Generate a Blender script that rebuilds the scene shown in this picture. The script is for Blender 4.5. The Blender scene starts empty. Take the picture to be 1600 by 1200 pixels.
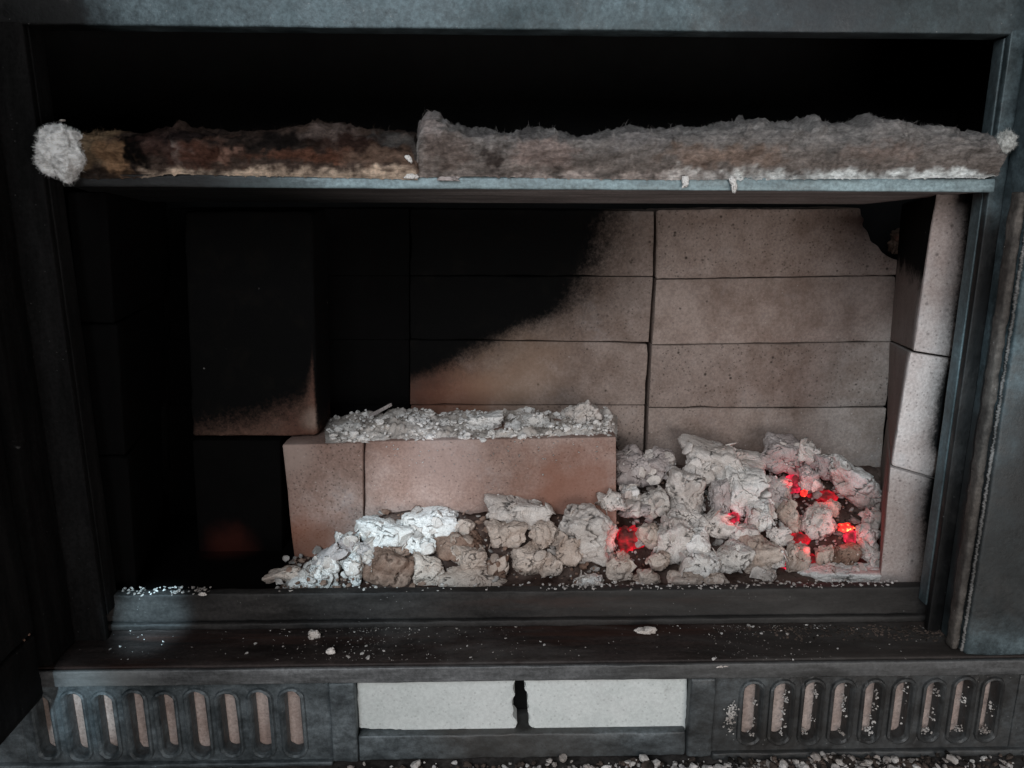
import bpy, bmesh, math, random
from math import sin, cos, radians, pi, exp
from mathutils import Vector, Matrix, noise, Euler
random.seed(7)
S = bpy.context.scene
C = S.collection

# ------------------------------------------------------------------ camera
FPX = 1250.0
PITCH, YAW = radians(14.0), radians(1.2)
EYE = Vector((0.0, 0.0, 0.43))
cd = bpy.data.cameras.new('camera'); cam = bpy.data.objects.new('camera', cd); C.objects.link(cam)
cd.sensor_width = 36.0; cd.lens = FPX/1600*36; cd.clip_start = 0.02; cd.clip_end = 30
cam.location = EYE; cam.rotation_euler = Euler((pi/2-PITCH, 0, -YAW), 'XYZ')
S.camera = cam
S.render.resolution_x, S.render.resolution_y = 1024, 768
ROT = cam.rotation_euler.to_matrix()

# ------------------------------------------------------------------ world, lamps, exposure
w = bpy.data.worlds.new('World'); S.world = w; w.use_nodes = True
bg = w.node_tree.nodes['Background']
bg.inputs[0].default_value = (0.75, 0.85, 1.0, 1); bg.inputs[1].default_value = 0.02
S.view_settings.view_transform = 'Standard'; S.view_settings.look = 'None'
S.view_settings.exposure = 0.0; S.view_settings.gamma = 1.0

def area(name, loc, target, sx, sy, power, col):
    l = bpy.data.lights.new(name, 'AREA'); l.shape = 'RECTANGLE'; l.size = sx; l.size_y = sy
    l.energy = power; l.color = col
    o = bpy.data.objects.new(name, l); C.objects.link(o); o.location = loc
    o.rotation_euler = (Vector(target)-Vector(loc)).to_track_quat('-Z', 'Y').to_euler()
    return o
def spot(name, loc, target, deg, blend, power, col, r=0.01):
    l = bpy.data.lights.new(name, 'SPOT'); l.spot_size = radians(deg); l.spot_blend = blend
    l.energy = power; l.color = col; l.shadow_soft_size = r
    o = bpy.data.objects.new(name, l); C.objects.link(o); o.location = loc
    o.rotation_euler = (Vector(target)-Vector(loc)).to_track_quat('-Z', 'Y').to_euler()
    return o

def P(px, py, Y):
    """point of the plane at depth Y seen at that place of the photograph"""
    d = ROT @ Vector(((px-800)/FPX, -(py-600)/FPX, -1.0))
    return EYE + d*(Y/d.y)
def PZ(px, py, z):
    d = ROT @ Vector(((px-800)/FPX, -(py-600)/FPX, -1.0))
    return EYE + d*((z-EYE.z)/d.z)
def mpp(px, py, Y):          # metres per photo pixel there
    d = ROT @ Vector(((px-800)/FPX, -(py-600)/FPX, -1.0))
    return (Y/d.y)/FPX

YF = 0.524      # front plate of the stove
YSF = 0.560      # recessed door seat
YL = 0.578      # riser behind the ledge
YS = 0.600      # front of the side bricks
YB = 0.760      # face of the back wall
YP = 0.666      # face of the loose bricks
ZL = P(800, 1035, YF).z      # ledge top
ZR = P(800, 924, YL).z       # top of riser
ZP = P(700, 690, YP).z       # top of loose bricks
ZFL = ZR - 0.012

area('window_light', (-0.42, -0.80, 0.95), (0.15, 0.65, 0.2), 0.9, 0.7, 15.0, (0.90, 0.95, 1.0))
area('room_light', (0.45, -0.55, 0.16), (0.15, 0.7, 0.25), 0.6, 0.4, 4.6, (1.0, 0.95, 0.92))
spot('daylight_on_ash', (-0.14, -0.25, 0.62), tuple(P(590, 850, 0.63)), 10.5, 1.0, 25.0, (0.62, 0.86, 1.0))
spot('daylight_on_ledge', (-0.19, 0.05, 0.50), tuple(P(238, 965, 0.578)), 5.2, 0.6, 60.0, (0.55, 0.83, 1.0))
spot('daylight_on_side_bricks', (-0.1, -0.3, 0.60), tuple(P(1432, 625, YS)), 9.5, 1.0, 32.0, (0.68, 0.88, 1.0))
spot('daylight_on_vents', (-0.16, -0.2, 0.45), tuple(P(120, 1105, YF)), 5.5, 1.0, 22.0, (0.62, 0.86, 1.0))
spot('daylight_on_loose_brick', (-0.1, -0.3, 0.55), tuple(P(668, 745, YP)), 7.0, 1.0, 16.0, (0.85, 0.9, 1.0))

# ------------------------------------------------------------------ helpers
def new_mesh(name, verts, faces, mat=None, parent=None, smooth=False):
    m = bpy.data.meshes.new(name); m.from_pydata([tuple(v) for v in verts], [], faces); m.update()
    bm = bmesh.new(); bm.from_mesh(m); bmesh.ops.recalc_face_normals(bm, faces=bm.faces); bm.to_mesh(m); bm.free()
    o = bpy.data.objects.new(name, m); C.objects.link(o)
    if mat: m.materials.append(mat)
    if parent: o.parent = parent
    if smooth: m.polygons.foreach_set('use_smooth', [True]*len(m.polygons))
    return o
def from_bm(name, bm, mat, parent=None, smooth=False):
    m = bpy.data.meshes.new(name); bmesh.ops.recalc_face_normals(bm, faces=bm.faces); bm.to_mesh(m); bm.free()
    o = bpy.data.objects.new(name, m); C.objects.link(o)
    if mat: m.materials.append(mat)
    if parent: o.parent = parent
    if smooth: m.polygons.foreach_set('use_smooth', [True]*len(m.polygons))
    return o
def tag(o, label=None, cat=None, group=None, kind=None):
    if label: o['label'] = label
    if cat: o['category'] = cat
    if group: o['group'] = group
    if kind: o['kind'] = kind
    return o
def empty(name, label, cat, group=None):
    o = bpy.data.objects.new(name, None); C.objects.link(o); o.empty_display_size = 0.02
    return tag(o, label, cat, group)
def ground_origin(o):
    """puts a mesh's origin in the middle of its underside"""
    vs = o.data.vertices
    xs = [v.co.x for v in vs]; ys = [v.co.y for v in vs]; zs = [v.co.z for v in vs]
    c = Vector(((min(xs)+max(xs))/2, (min(ys)+max(ys))/2, min(zs)))
    o.data.transform(Matrix.Translation(-c)); o.location = c
    return o

def N3(p, s): return noise.noise(Vector(p)*s)

def slab_mesh(front, back, r=0.0012, chip=0.0, rough=0.0, n=(14, 6, 5), seed=0):
    """rounded, slightly chipped block; front and back are TL,TR,BR,BL"""
    f = [Vector(v) for v in front]; b = [Vector(v) for v in back]
    L = ((f[1]-f[0]).length, (f[0]-f[3]).length, (b[0]-f[0]).length)
    ax = []
    for k in range(3):
        e = min(0.3, max(r, 0.001)*1.0/L[k]); m = n[k]
        ax.append([0, e*0.35, e] + [e+(1-2*e)*i/m for i in range(1, m)] + [1-e, 1-e*0.35, 1])
    idx = {}; verts = []; faces = []
    def vid(i, j, k):
        key = (i, j, k)
        if key in idx: return idx[key]
        u, v, t = ax[0][i], ax[1][j], ax[2][k]
        def tri(u, v, t):
            fr = (f[3].lerp(f[2], u)).lerp(f[0].lerp(f[1], u), v)
            bk = (b[3].lerp(b[2], u)).lerp(b[0].lerp(b[1], u), v)
            return fr.lerp(bk, t)
        p = tri(u, v, t)
        nz = noise.fractal(p*70+Vector((seed*3.1, 0, 0)), 0.8, 2.1, 3)
        rr = r*(1+0.6*nz)
        ch = max(0, noise.fractal(p*45+Vector((seed*7.7, 5, 0)), 0.7, 2.2, 3)-0.12)*chip
        rr += ch
        q = []
        for c, l in ((u, L[0]), (v, L[1]), (t, L[2])):
            e = min(0.45, rr/l); q.append(min(max(c, e), 1-e))
        inner = tri(*q); d = p-inner
        if d.length > rr: p = inner + d.normalized()*rr
        elif d.length > 1e-7: p = inner + d.normalized()*min(rr, d.length)
        if rough: p = p + Vector((0, 1, 0))*noise.fractal(p*120+Vector((seed, 0, 0)), 0.8, 2, 3)*rough
        idx[key] = len(verts); verts.append(p); return idx[key]
    A, B, D = len(ax[0])-1, len(ax[1])-1, len(ax[2])-1
    for i in range(A):
        for j in range(B):
            for k in (0, D): faces.append((vid(i, j, k), vid(i+1, j, k), vid(i+1, j+1, k), vid(i, j+1, k)))
    for i in range(A):
        for k in range(D):
            for j in (0, B): faces.append((vid(i, j, k), vid(i+1, j, k), vid(i+1, j, k+1), vid(i, j, k+1)))
    for j in range(B):
        for k in range(D):
            for i in (0, A): faces.append((vid(i, j, k), vid(i, j+1, k), vid(i, j+1, k+1), vid(i, j, k+1)))
    return verts, faces
def slab(name, front, back, mat, parent=None, **kw):
    v, f = slab_mesh(front, back, **kw)
    return new_mesh(name, v, f, mat, parent, smooth=True)
def pxq(tl, tr, br, bl, Y): return [P(*tl, Y), P(*tr, Y), P(*br, Y), P(*bl, Y)]
def pxbrick(name, quad, Y, depth, mat, parent=None, **kw):
    f = pxq(*quad, Y); b = [v+Vector((0, depth, 0)) for v in f]
    return slab(name, f, b, mat, parent, **kw)
def box(name, x0, x1, y0, y1, z0, z1, mat, parent=None, r=0.0012, **kw):
    f = [Vector((x0, y0, z1)), Vector((x1, y0, z1)), Vector((x1, y0, z0)), Vector((x0, y0, z0))]
    b = [v+Vector((0, y1-y0, 0)) for v in f]
    kw.setdefault('n', (10, 4, 3))
    return slab(name, f, b, mat, parent, r=r, **kw)
def jag(pts, step=7, amp=1.1, seed=0):
    out = []; rj = random.Random(seed)
    for a, b in zip(pts, pts[1:]+pts[:1]):
        n_ = max(1, int(math.hypot(b[0]-a[0], b[1]-a[1])/step))
        for k in range(n_):
            t = k/n_; out.append((a[0]+(b[0]-a[0])*t+rj.uniform(-amp, amp), a[1]+(b[1]-a[1])*t+rj.uniform(-amp, amp)))
    return out
def prism(name, pts, Y, depth, mat, parent=None, bev=0.0008):
    bm = bmesh.new()
    vs = [bm.verts.new(P(x, y, Y)) for x, y in pts]
    f = bm.faces.new(vs)
    e = bmesh.ops.extrude_face_region(bm, geom=[f])
    bmesh.ops.translate(bm, verts=[g for g in e['geom'] if isinstance(g, bmesh.types.BMVert)], vec=(0, depth, 0))
    bmesh.ops.bevel(bm, geom=list(bm.edges), offset=bev, segments=2, affect='EDGES', clamp_overlap=True)
    return from_bm(name, bm, mat, parent)

# ------------------------------------------------------------------ materials
class NT:
    def __init__(s, name):
        s.m = bpy.data.materials.new(name); s.m.use_nodes = True
        s.t = s.m.node_tree; s.t.nodes.clear()
        s.out = s.n('ShaderNodeOutputMaterial'); s.b = s.n('ShaderNodeBsdfPrincipled')
        s.l(s.b.outputs[0], s.out.inputs[0])
        s.pos = s.n('ShaderNodeNewGeometry').outputs['Position']
    def n(s, t, **k):
        x = s.t.nodes.new(t)
        for a, v in k.items(): setattr(x, a, v)
        return x
    def l(s, a, b): s.t.links.new(a, b)
    def set(s, sock, v):
        if isinstance(v, (int, float, tuple)): sock.default_value = v
        else: s.l(v, sock)
    def noise(s, scale, detail=4, rough=0.6, vec=None, dist=0.0, col=False):
        x = s.n('ShaderNodeTexNoise'); s.l(vec or s.pos, x.inputs['Vector'])
        x.inputs['Scale'].default_value = scale; x.inputs['Detail'].default_value = detail
        x.inputs['Roughness'].default_value = rough; x.inputs['Distortion'].default_value = dist
        return x.outputs['Fac']
    def vor(s, scale, feature='F1', vec=None):
        x = s.n('ShaderNodeTexVoronoi', feature=feature); s.l(vec or s.pos, x.inputs['Vector'])
        x.inputs['Scale'].default_value = scale
        return x
    def math(s, op, a, b=0.0, c=0.0, clamp=False):
        x = s.n('ShaderNodeMath', operation=op); x.use_clamp = clamp
        s.set(x.inputs[0], a); s.set(x.inputs[1], b); s.set(x.inputs[2], c); return x.outputs[0]
    def ramp(s, v, a, b, x=0.0, y=1.0):
        r = s.n('ShaderNodeMapRange', interpolation_type='SMOOTHSTEP'); s.set(r.inputs['Value'], v)
        r.inputs['From Min'].default_value = a; r.inputs['From Max'].default_value = b
        r.inputs['To Min'].default_value = x; r.inputs['To Max'].default_value = y
        return r.outputs['Result']
    def mix(s, f, a, b):
        x = s.n('ShaderNodeMix', data_type='RGBA'); s.set(x.inputs[0], f)
        s.set(x.inputs[6], a if not (isinstance(a, tuple) and len(a) == 3) else a+(1,))
        s.set(x.inputs[7], b if not (isinstance(b, tuple) and len(b) == 3) else b+(1,)); return x.outputs[2]
    def sep(s):
        x = s.n('ShaderNodeSeparateXYZ'); s.l(s.pos, x.inputs[0]); return x.outputs
    def scaled(s, v):
        x = s.n('ShaderNodeVectorMath', operation='MULTIPLY'); s.l(s.pos, x.inputs[0]); x.inputs[1].default_value = v
        return x.outputs[0]
    def bump(s, h, strength=0.5, dist=0.001):
        x = s.n('ShaderNodeBump'); x.inputs['Strength'].default_value = strength; x.inputs['Distance'].default_value = dist
        s.l(h, x.inputs['Height']); s.l(x.outputs[0], s.b.inputs['Normal'])
    def curve(s, v, pts):
        """piecewise v -> threshold through pts [(in, out)]"""
        ins = [p[0] for p in pts]; outs = [p[1] for p in pts]
        i0, i1, o0, o1 = min(ins), max(ins), min(outs)-1e-4, max(outs)+1e-4
        m = s.n('ShaderNodeMapRange'); s.l(v, m.inputs['Value'])
        m.inputs['From Min'].default_value = i0; m.inputs['From Max'].default_value = i1
        c = s.n('ShaderNodeFloatCurve'); s.l(m.outputs[0], c.inputs['Value'])
        cv = c.mapping.curves[0]
        pts = sorted([((a-i0)/(i1-i0), (b-o0)/(o1-o0)) for a, b in pts])
        cv.points[0].location = pts[0]; cv.points[1].location = pts[-1]
        for p in pts[1:-1]: cv.points.new(*p)
        c.mapping.update()
        r = s.n('ShaderNodeMapRange'); s.l(c.outputs[0], r.inputs['Value'])
        r.inputs['To Min'].default_value = o0; r.inputs['To Max'].default_value = o1
        return r.outputs[0]

SOOT = (0.0036, 0.0035, 0.0035)
def brick_mat(name, c1, c2, soot=None, red=None, width=0.006, amp=0.012, pale=0.0, pits=1.0, grain=0.85):
    """soot = (axis_in, axis_out, sign, [(in,out)...]): black where sign*(out - curve(in)) < 0"""
    s = NT(name)
    oi = s.n('ShaderNodeObjectInfo')
    big = s.noise(9, 3); mid = s.noise(45, 5, 0.65); fine = s.noise(420, 3, 0.7)
    v = s.math('ADD', s.math('MULTIPLY', big, 0.55), s.math('MULTIPLY', mid, 0.45))
    col = s.mix(s.ramp(v, 0.36, 0.64), c1, c2)
    g = s.ramp(fine, 0.3, 0.7, 1-0.22*grain, 1+0.18*grain)
    rnd = s.math('MULTIPLY_ADD', oi.outputs['Random'], 0.22, 0.9)
    hs = s.n('ShaderNodeHueSaturation'); s.l(s.math('MULTIPLY', g, rnd), hs.inputs['Value']); s.l(col, hs.inputs['Color'])
    col = hs.outputs[0]
    # dark pits of uneven size and pale grains
    p1 = s.vor(125); p2 = s.vor(300)
    pm = s.ramp(s.noise(60, 2), 0.42, 0.62)
    d1 = s.math('MULTIPLY', s.ramp(p1.outputs['Distance'], 0.08, 0.24, 1, 0), s.math('GREATER_THAN', p1.outputs['Color'], 0.70))
    d2 = s.math('MULTIPLY', s.ramp(p2.outputs['Distance'], 0.16, 0.3, 1, 0), s.math('GREATER_THAN', p2.outputs['Color'], 0.55))
    pit = s.math('MULTIPLY', s.math('MAXIMUM', s.math('MULTIPLY', d1, pm), s.math('MULTIPLY', d2, 0.6)), 0.85*pits)
    col = s.mix(pit, col, (0.035, 0.028, 0.024))
    p3 = s.vor(210, vec=s.scaled((1.0, 1.0, 1.3)))
    wh = s.math('MULTIPLY', s.ramp(p3.outputs['Distance'], 0.1, 0.2, 1, 0), s.math('GREATER_THAN', p3.outputs['Color'], 0.80))
    col = s.mix(s.math('MULTIPLY', wh, 0.5*grain), col, (0.55, 0.5, 0.46))
    scf = s.ramp(s.noise(55, 7, 0.8, None, 2.0), 0.64, 0.70)
    col = s.mix(s.math('MULTIPLY', scf, 0.45), col, (0.50, 0.46, 0.43))
    stn = s.ramp(s.noise(26, 6, 0.75, s.scaled((1, 1, 0.7))), 0.58, 0.72)
    col = s.mix(s.math('MULTIPLY', stn, 0.35), col, (0.10, 0.065, 0.05))
    dust = s.ramp(s.noise(16, 6, 0.7), 0.55, 0.75)
    col = s.mix(s.math('MULTIPLY', dust, 0.22+pale), col, (0.52, 0.50, 0.50))
    xyz = s.sep()
    if red:
        for (cx, cy, cz, rad, colr, f) in red:
            dn = s.n('ShaderNodeVectorMath', operation='DISTANCE'); s.l(s.pos, dn.inputs[0]); dn.inputs[1].default_value = (cx, cy, cz)
            d = s.math('ADD', dn.outputs['Value'], s.math('MULTIPLY', s.math('SUBTRACT', mid, 0.5), rad*0.7))
            col = s.mix(s.ramp(d, rad*0.25, rad, f, 0), col, colr)
    h = s.math('ADD', s.math('MULTIPLY', fine, 0.5), s.math('MULTIPLY', pit, -1.2))
    if soot:
        for tup in soot:
            ai, ao, sign, pts, wd, am = tup[:6]; flag = tup[6] if len(tup) > 6 else 0
            th = s.curve(xyz[ai], pts)
            d = s.math('MULTIPLY', s.math('SUBTRACT', xyz[ao], th), float(sign))
            n1 = s.math('SUBTRACT', s.noise(22, 5, 0.7), 0.5); n2 = s.math('SUBTRACT', s.noise(260, 4, 0.9), 0.5); n2 = s.math('MULTIPLY', n2, 1.8)
            d = s.math('ADD', d, s.math('ADD', s.math('MULTIPLY', n1, am*2.2), s.math('MULTIPLY', n2, wd*2.2)))
            if flag == 1: d = s.math('ADD', d, s.math('MULTIPLY', s.math('MAXIMUM', s.math('SUBTRACT', xyz[1], YS+0.003), 0.0), 20.0))
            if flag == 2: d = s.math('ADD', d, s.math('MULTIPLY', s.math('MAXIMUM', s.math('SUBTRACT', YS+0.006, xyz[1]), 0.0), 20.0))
            clean = s.ramp(d, -wd*1.6, wd*1.6)
            if flag == 3: pass
            elif flag != 2:
                haze_ = s.ramp(s.math('ADD', d, s.math('MULTIPLY', n2, wd*2.0)), -wd, wd*7)
                col = s.mix(s.math('MULTIPLY', s.math('SUBTRACT', 1.0, haze_), 0.62), col, (0.045, 0.033, 0.027))
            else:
                inner_shade = s.ramp(xyz[1], YS+0.004, YS+0.010)
                col = s.mix(s.math('MULTIPLY', inner_shade, 0.62), col, (0.11, 0.095, 0.085))  # inner faces dimmed in the colour, toning down the light on them
            sp = s.vor(95); sm = s.math('MULTIPLY', s.ramp(sp.outputs['Distance'], 0.05, 0.10, 1, 0), s.math('GREATER_THAN', sp.outputs['Color'], 0.80))
            near = s.ramp(d, -0.11, -0.004, 0.10, 1.0)
            sootc = s.mix(s.math('MULTIPLY', sm, near), s.mix(s.ramp(mid, 0.5, 0.72), SOOT, (0.0055, 0.005, 0.0045)), (0.26, 0.25, 0.24))
            col = s.mix(clean, sootc, col)
    s.l(col, s.b.inputs['Base Color']); s.b.inputs['Roughness'].default_value = 0.95
    s.b.inputs['Specular IOR Level'].default_value = 0.08
    s.bump(h, 0.55*max(0.4, grain), 0.0008)
    return s.m

def wx(px, py, Y): return P(px, py, Y).x
def wz(px, py, Y): return P(px, py, Y).z
bw = [(965, 322), (948, 380), (930, 420), (905, 470), (850, 500), (790, 524), (735, 552), (690, 575), (640, 592), (600, 606), (560, 620), (540, 700)]
back_soot = [(2, 0, 1, [(wz(x, y, YB), wx(x, y, YB)) for x, y in bw], 0.0135, 0.018)]
redspots = [tuple(P(700, 620, YB))+(0.075, (0.20, 0.085, 0.05), 0.75), tuple(P(640, 600, YB))+(0.05, (0.10, 0.04, 0.028), 0.8),
            tuple(P(800, 575, YB))+(0.07, (0.30, 0.20, 0.14), 0.5)]
M_back = brick_mat('firebrick_back', (0.205, 0.150, 0.124), (0.335, 0.268, 0.235), back_soot, redspots)
sd = [(1508, 300), (1505, 375), (1491, 480), (1484, 545), (1468, 600), (1456, 690), (1462, 725), (1447, 760), (1444, 830), (1440, 930)]
side_soot_shade = [(2, 0, -1, [(wz(x, y, YS), wx(x, y, YS)) for x, y in sd], 0.0026, 0.004, 1), (0, 2, -1, [(0.2, wz(1420, 425, 0.7)), (0.6, wz(1420, 425, 0.7))], 0.006, 0.02, 2)]
M_side = brick_mat('firebrick_side', (0.36, 0.29, 0.265), (0.46, 0.40, 0.375), side_soot_shade, None, pale=0.15, pits=0.7)
lr = [tuple(P(480, 860, YP))+(0.06, (0.22, 0.085, 0.05), 0.8), tuple(P(900, 780, YP))+(0.07, (0.27, 0.12, 0.08), 0.7),
      tuple(P(700, 700, YP))+(0.05, (0.42, 0.33, 0.30), 0.4), tuple(P(455, 710, YP))+(0.03, (0.42, 0.33, 0.29), 0.6)]
M_loose = brick_mat('firebrick_loose', (0.29, 0.185, 0.150), (0.41, 0.30, 0.26), None, lr, pale=0.15)
st = [(290, 684), (310, 677), (350, 670), (400, 657), (440, 643), (470, 632), (482, 606), (489, 560), (500, 500)]
stand_soot = [(0, 2, -1, [(wx(x, y, 0.682), wz(x, y, 0.682)) for x, y in st], 0.010, 0.006), (2, 0, -1, [(0.0, wx(492.5, 640, 0.682)), (0.6, wx(492.5, 640, 0.682))], 0.0010, 0.0005, 3)]
M_stand = brick_mat('firebrick_standing', (0.13, 0.058, 0.042), (0.21, 0.115, 0.085), stand_soot,
                    [tuple(P(490, 655, 0.682))+(0.016, (0.30, 0.22, 0.18), 0.9)])
dk = [tuple(P(365, 850, 0.69))+(0.035, (0.05, 0.014, 0.010), 0.9)]
def soot_mat(name, c=SOOT, spots=None, rough=0.85):
    s = NT(name); nz = s.noise(40, 5)
    col = s.mix(nz, tuple(x*0.7 for x in c), tuple(x*1.5 for x in c))
    if spots:
        for (cx, cy, cz, rad, cc, f) in spots:
            dn = s.n('ShaderNodeVectorMath', operation='DISTANCE'); s.l(s.pos, dn.inputs[0]); dn.inputs[1].default_value = (cx, cy, cz)
            d = s.math('ADD', dn.outputs['Value'], s.math('MULTIPLY', s.math('SUBTRACT', nz, 0.5), rad*0.6))
            col = s.mix(s.ramp(d, rad*0.2, rad, f, 0), col, cc)
    sp = s.vor(120); sm = s.math('MULTIPLY', s.ramp(sp.outputs['Distance'], 0.04, 0.08, 1, 0), s.math('GREATER_THAN', sp.outputs['Color'], 0.93))
    col = s.mix(s.math('MULTIPLY', sm, 0.6), col, (0.2, 0.19, 0.18))
    s.l(col, s.b.inputs['Base Color']); s.b.inputs['Roughness'].default_value = rough
    s.b.inputs['Specular IOR Level'].default_value = 0.04
    s.bump(s.noise(250, 5), 0.4, 0.001)
    return s.m
M_soot = soot_mat('soot')
M_sootbrick = soot_mat('sooted_firebrick', (0.0028, 0.0026, 0.0026), dk)
M_void = soot_mat('soot_deep', (0.014, 0.014, 0.014))

def metal_mat(name, c1, c2, rust=None, rustf=0.0, rough=0.5, stretch=(1, 1, 1), specks=0.5, metallic=0.35, tone_patches=None, dark=None, spec=0.5):
    s = NT(name)
    v = s.scaled(stretch)
    a = s.noise(14, 6, 0.7, v); b = s.noise(70, 5, 0.7, v)
    col = s.mix(s.ramp(a, 0.3, 0.7), c1, c2)
    hs = s.n('ShaderNodeHueSaturation'); s.l(s.math('MULTIPLY', s.ramp(b, 0.25, 0.75, 0.5, 1.5), s.ramp(s.noise(330, 4, .8), .3, .7, .72, 1.3)), hs.inputs['Value']); s.l(col, hs.inputs['Color']); col = hs.outputs[0]
    scr = s.ramp(s.noise(16, 8, 0.85, s.scaled((stretch[0]*0.6, 1, stretch[2]*9)), 0.3), 0.66, 0.72)
    col = s.mix(s.math('MULTIPLY', scr, 0.35), col, (0.22, 0.22, 0.22))
    if rust: col = s.mix(s.ramp(s.noise(11, 6, 0.75, s.scaled((0.5*stretch[0], 1, stretch[2]))), 0.62-rustf, 0.80-rustf*0.8), col, rust)
    if tone_patches:  # soft-edged patches of another tone
        for (cx, cy, cz, rad, cc, f) in tone_patches:
            dn = s.n('ShaderNodeVectorMath', operation='DISTANCE'); s.l(s.pos, dn.inputs[0]); dn.inputs[1].default_value = (cx, cy, cz)
            d = s.math('ADD', dn.outputs['Value'], s.math('MULTIPLY', s.math('SUBTRACT', a, 0.5), rad*0.8))
            col = s.mix(s.ramp(d, rad*0.3, rad, f, 0), col, cc)
    if dark:
        xyz = s.sep()
        for (ai, ao, sign, pts, wd, am) in dark:
            th = s.curve(xyz[ai], pts)
            d = s.math('MULTIPLY', s.math('SUBTRACT', xyz[ao], th), float(sign))
            d = s.math('ADD', d, s.math('MULTIPLY', s.math('SUBTRACT', a, 0.5), am*2.2))
            col = s.mix(s.ramp(d, -wd, wd), (0.008, 0.008, 0.008), col)
    dp = s.ramp(s.noise(9, 7, 0.72, s.scaled((stretch[0]*1.6, 1, stretch[2])), 0.8), 0.50, 0.72)
    col = s.mix(s.math('MULTIPLY', dp, 0.5*specks), col, (0.15, 0.142, 0.135))
    sp = s.vor(230); sm = s.math('MULTIPLY', s.ramp(sp.outputs['Distance'], 0.06, 0.13, 1, 0), s.math('GREATER_THAN', sp.outputs['Color'], 0.72))
    sm = s.math('MULTIPLY', sm, s.ramp(s.noise(14, 5, .7), 0.46, 0.60))
    col = s.mix(s.math('MULTIPLY', sm, specks), col, (0.38, 0.37, 0.36))
    sc = s.ramp(s.noise(30, 6, 0.8, s.scaled((stretch[0]*1.0, 1, stretch[2]*1.0)), 1.5), 0.64, 0.74)
    col = s.mix(s.math('MULTIPLY', sc, 0.35*specks), col, (0.25, 0.25, 0.25))
    s.l(col, s.b.inputs['Base Color'])
    s.b.inputs['Metallic'].default_value = metallic
    s.b.inputs['Specular IOR Level'].default_value = spec
    s.l(s.ramp(b, 0.25, 0.75, rough-0.1, rough+0.18), s.b.inputs['Roughness'])
    s.bump(s.math('ADD', s.noise(300, 4, 0.7), s.math('MULTIPLY', b, 1.5)), 0.35, 0.0006)
    return s.m
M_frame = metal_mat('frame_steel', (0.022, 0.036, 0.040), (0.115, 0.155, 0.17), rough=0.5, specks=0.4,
    tone_patches=[tuple(P(1450, 0, YSF))+(0.16, (0.045, 0.052, 0.053), 0.6), tuple(P(1250, 20, YSF))+(0.08, (0.06, 0.062, 0.068), 0.5), tuple(P(60, 20, YSF))+(0.07, (0.008, 0.008, 0.009), 0.97),
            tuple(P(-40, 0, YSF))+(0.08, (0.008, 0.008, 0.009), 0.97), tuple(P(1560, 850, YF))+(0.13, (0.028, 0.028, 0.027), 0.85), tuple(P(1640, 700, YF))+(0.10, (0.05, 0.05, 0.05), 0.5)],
    dark=[(2, 0, 1, [(0.0, wx(150, 20, YSF)), (0.8, wx(150, 20, YSF)-0.005)], 0.012, 0.035)])  # black left end and dark patches leave a painted bluish window sheen
M_sub = metal_mat('subframe_steel', (0.040, 0.055, 0.058), (0.085, 0.115, 0.125), rough=0.5, specks=0.4,
                  dark=[(0, 2, 1, [(-0.5, 2.0), (0.2, wz(1500, 330, 0.56)), (0.6, wz(1500, 300, 0.56))], 0.012, 0.02)])
M_return = metal_mat('return_steel', (0.05, 0.07, 0.075), (0.09, 0.12, 0.13), rough=0.5, specks=0.8, stretch=(1, 1, 0.4))
M_strip = metal_mat('baffle_steel', (0.15, 0.20, 0.215), (0.26, 0.34, 0.36), rough=0.45, specks=0.3, stretch=(0.3, 1, 1),
                    dark=[(2, 0, 1, [(0.40, wx(440, 285, 0.55)), (0.45, wx(430, 285, 0.55))], 0.045, 0.03)])  # left end darkened in the colour, window sheen kept on the rest
M_under = metal_mat('baffle_underside', (0.17, 0.155, 0.15), (0.30, 0.28, 0.27), rough=0.7, specks=0.6, stretch=(0.2, 1, 1), metallic=0.0, spec=0.2,
                    dark=[(2, 0, 1, [(0.40, wx(620, 310, 0.6)), (0.45, wx(600, 310, 0.6))], 0.10, 0.02)])
M_ledge = metal_mat('ledge_steel', (0.014, 0.010, 0.009), (0.045, 0.034, 0.031), rust=(0.055, 0.024, 0.017), rustf=0.12, rough=0.62, specks=0.9,
                    stretch=(0.22, 1.2, 1), metallic=0.1, spec=0.25,
                    tone_patches=[tuple(P(1350, 1005, 0.55))+(0.16, (0.07, 0.064, 0.058), 0.40)])
M_riser = metal_mat('riser_steel', (0.009, 0.008, 0.008), (0.036, 0.033, 0.031), rust=(0.04, 0.022, 0.017), rustf=0.04, rough=0.6, specks=0.35,
                    stretch=(0.25, 1, 1.0), metallic=0.1, spec=0.25,
                    tone_patches=[tuple(P(1150, 955, YL))+(0.20, (0.075, 0.07, 0.065), 0.30)])
M_plate = metal_mat('front_plate_steel', (0.045, 0.054, 0.058), (0.135, 0.155, 0.165), rust=(0.10, 0.065, 0.048), rustf=0.0, rough=0.5, specks=0.5, stretch=(0.6, 1, 1),
                    tone_patches=[tuple(P(1380, 1110, YF))+(0.24, (0.036, 0.030, 0.026), 0.7), tuple(P(820, 1165, YF))+(0.10, (0.07, 0.06, 0.052), 0.6)])
M_weld = metal_mat('weld_steel', (0.06, 0.057, 0.053), (0.19, 0.185, 0.18), rough=0.55, specks=0.6)
M_seal = metal_mat('seal_grit', (0.035, 0.03, 0.027), (0.10, 0.088, 0.078), rough=0.8, specks=1.0, metallic=0.0, spec=0.2)
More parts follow.
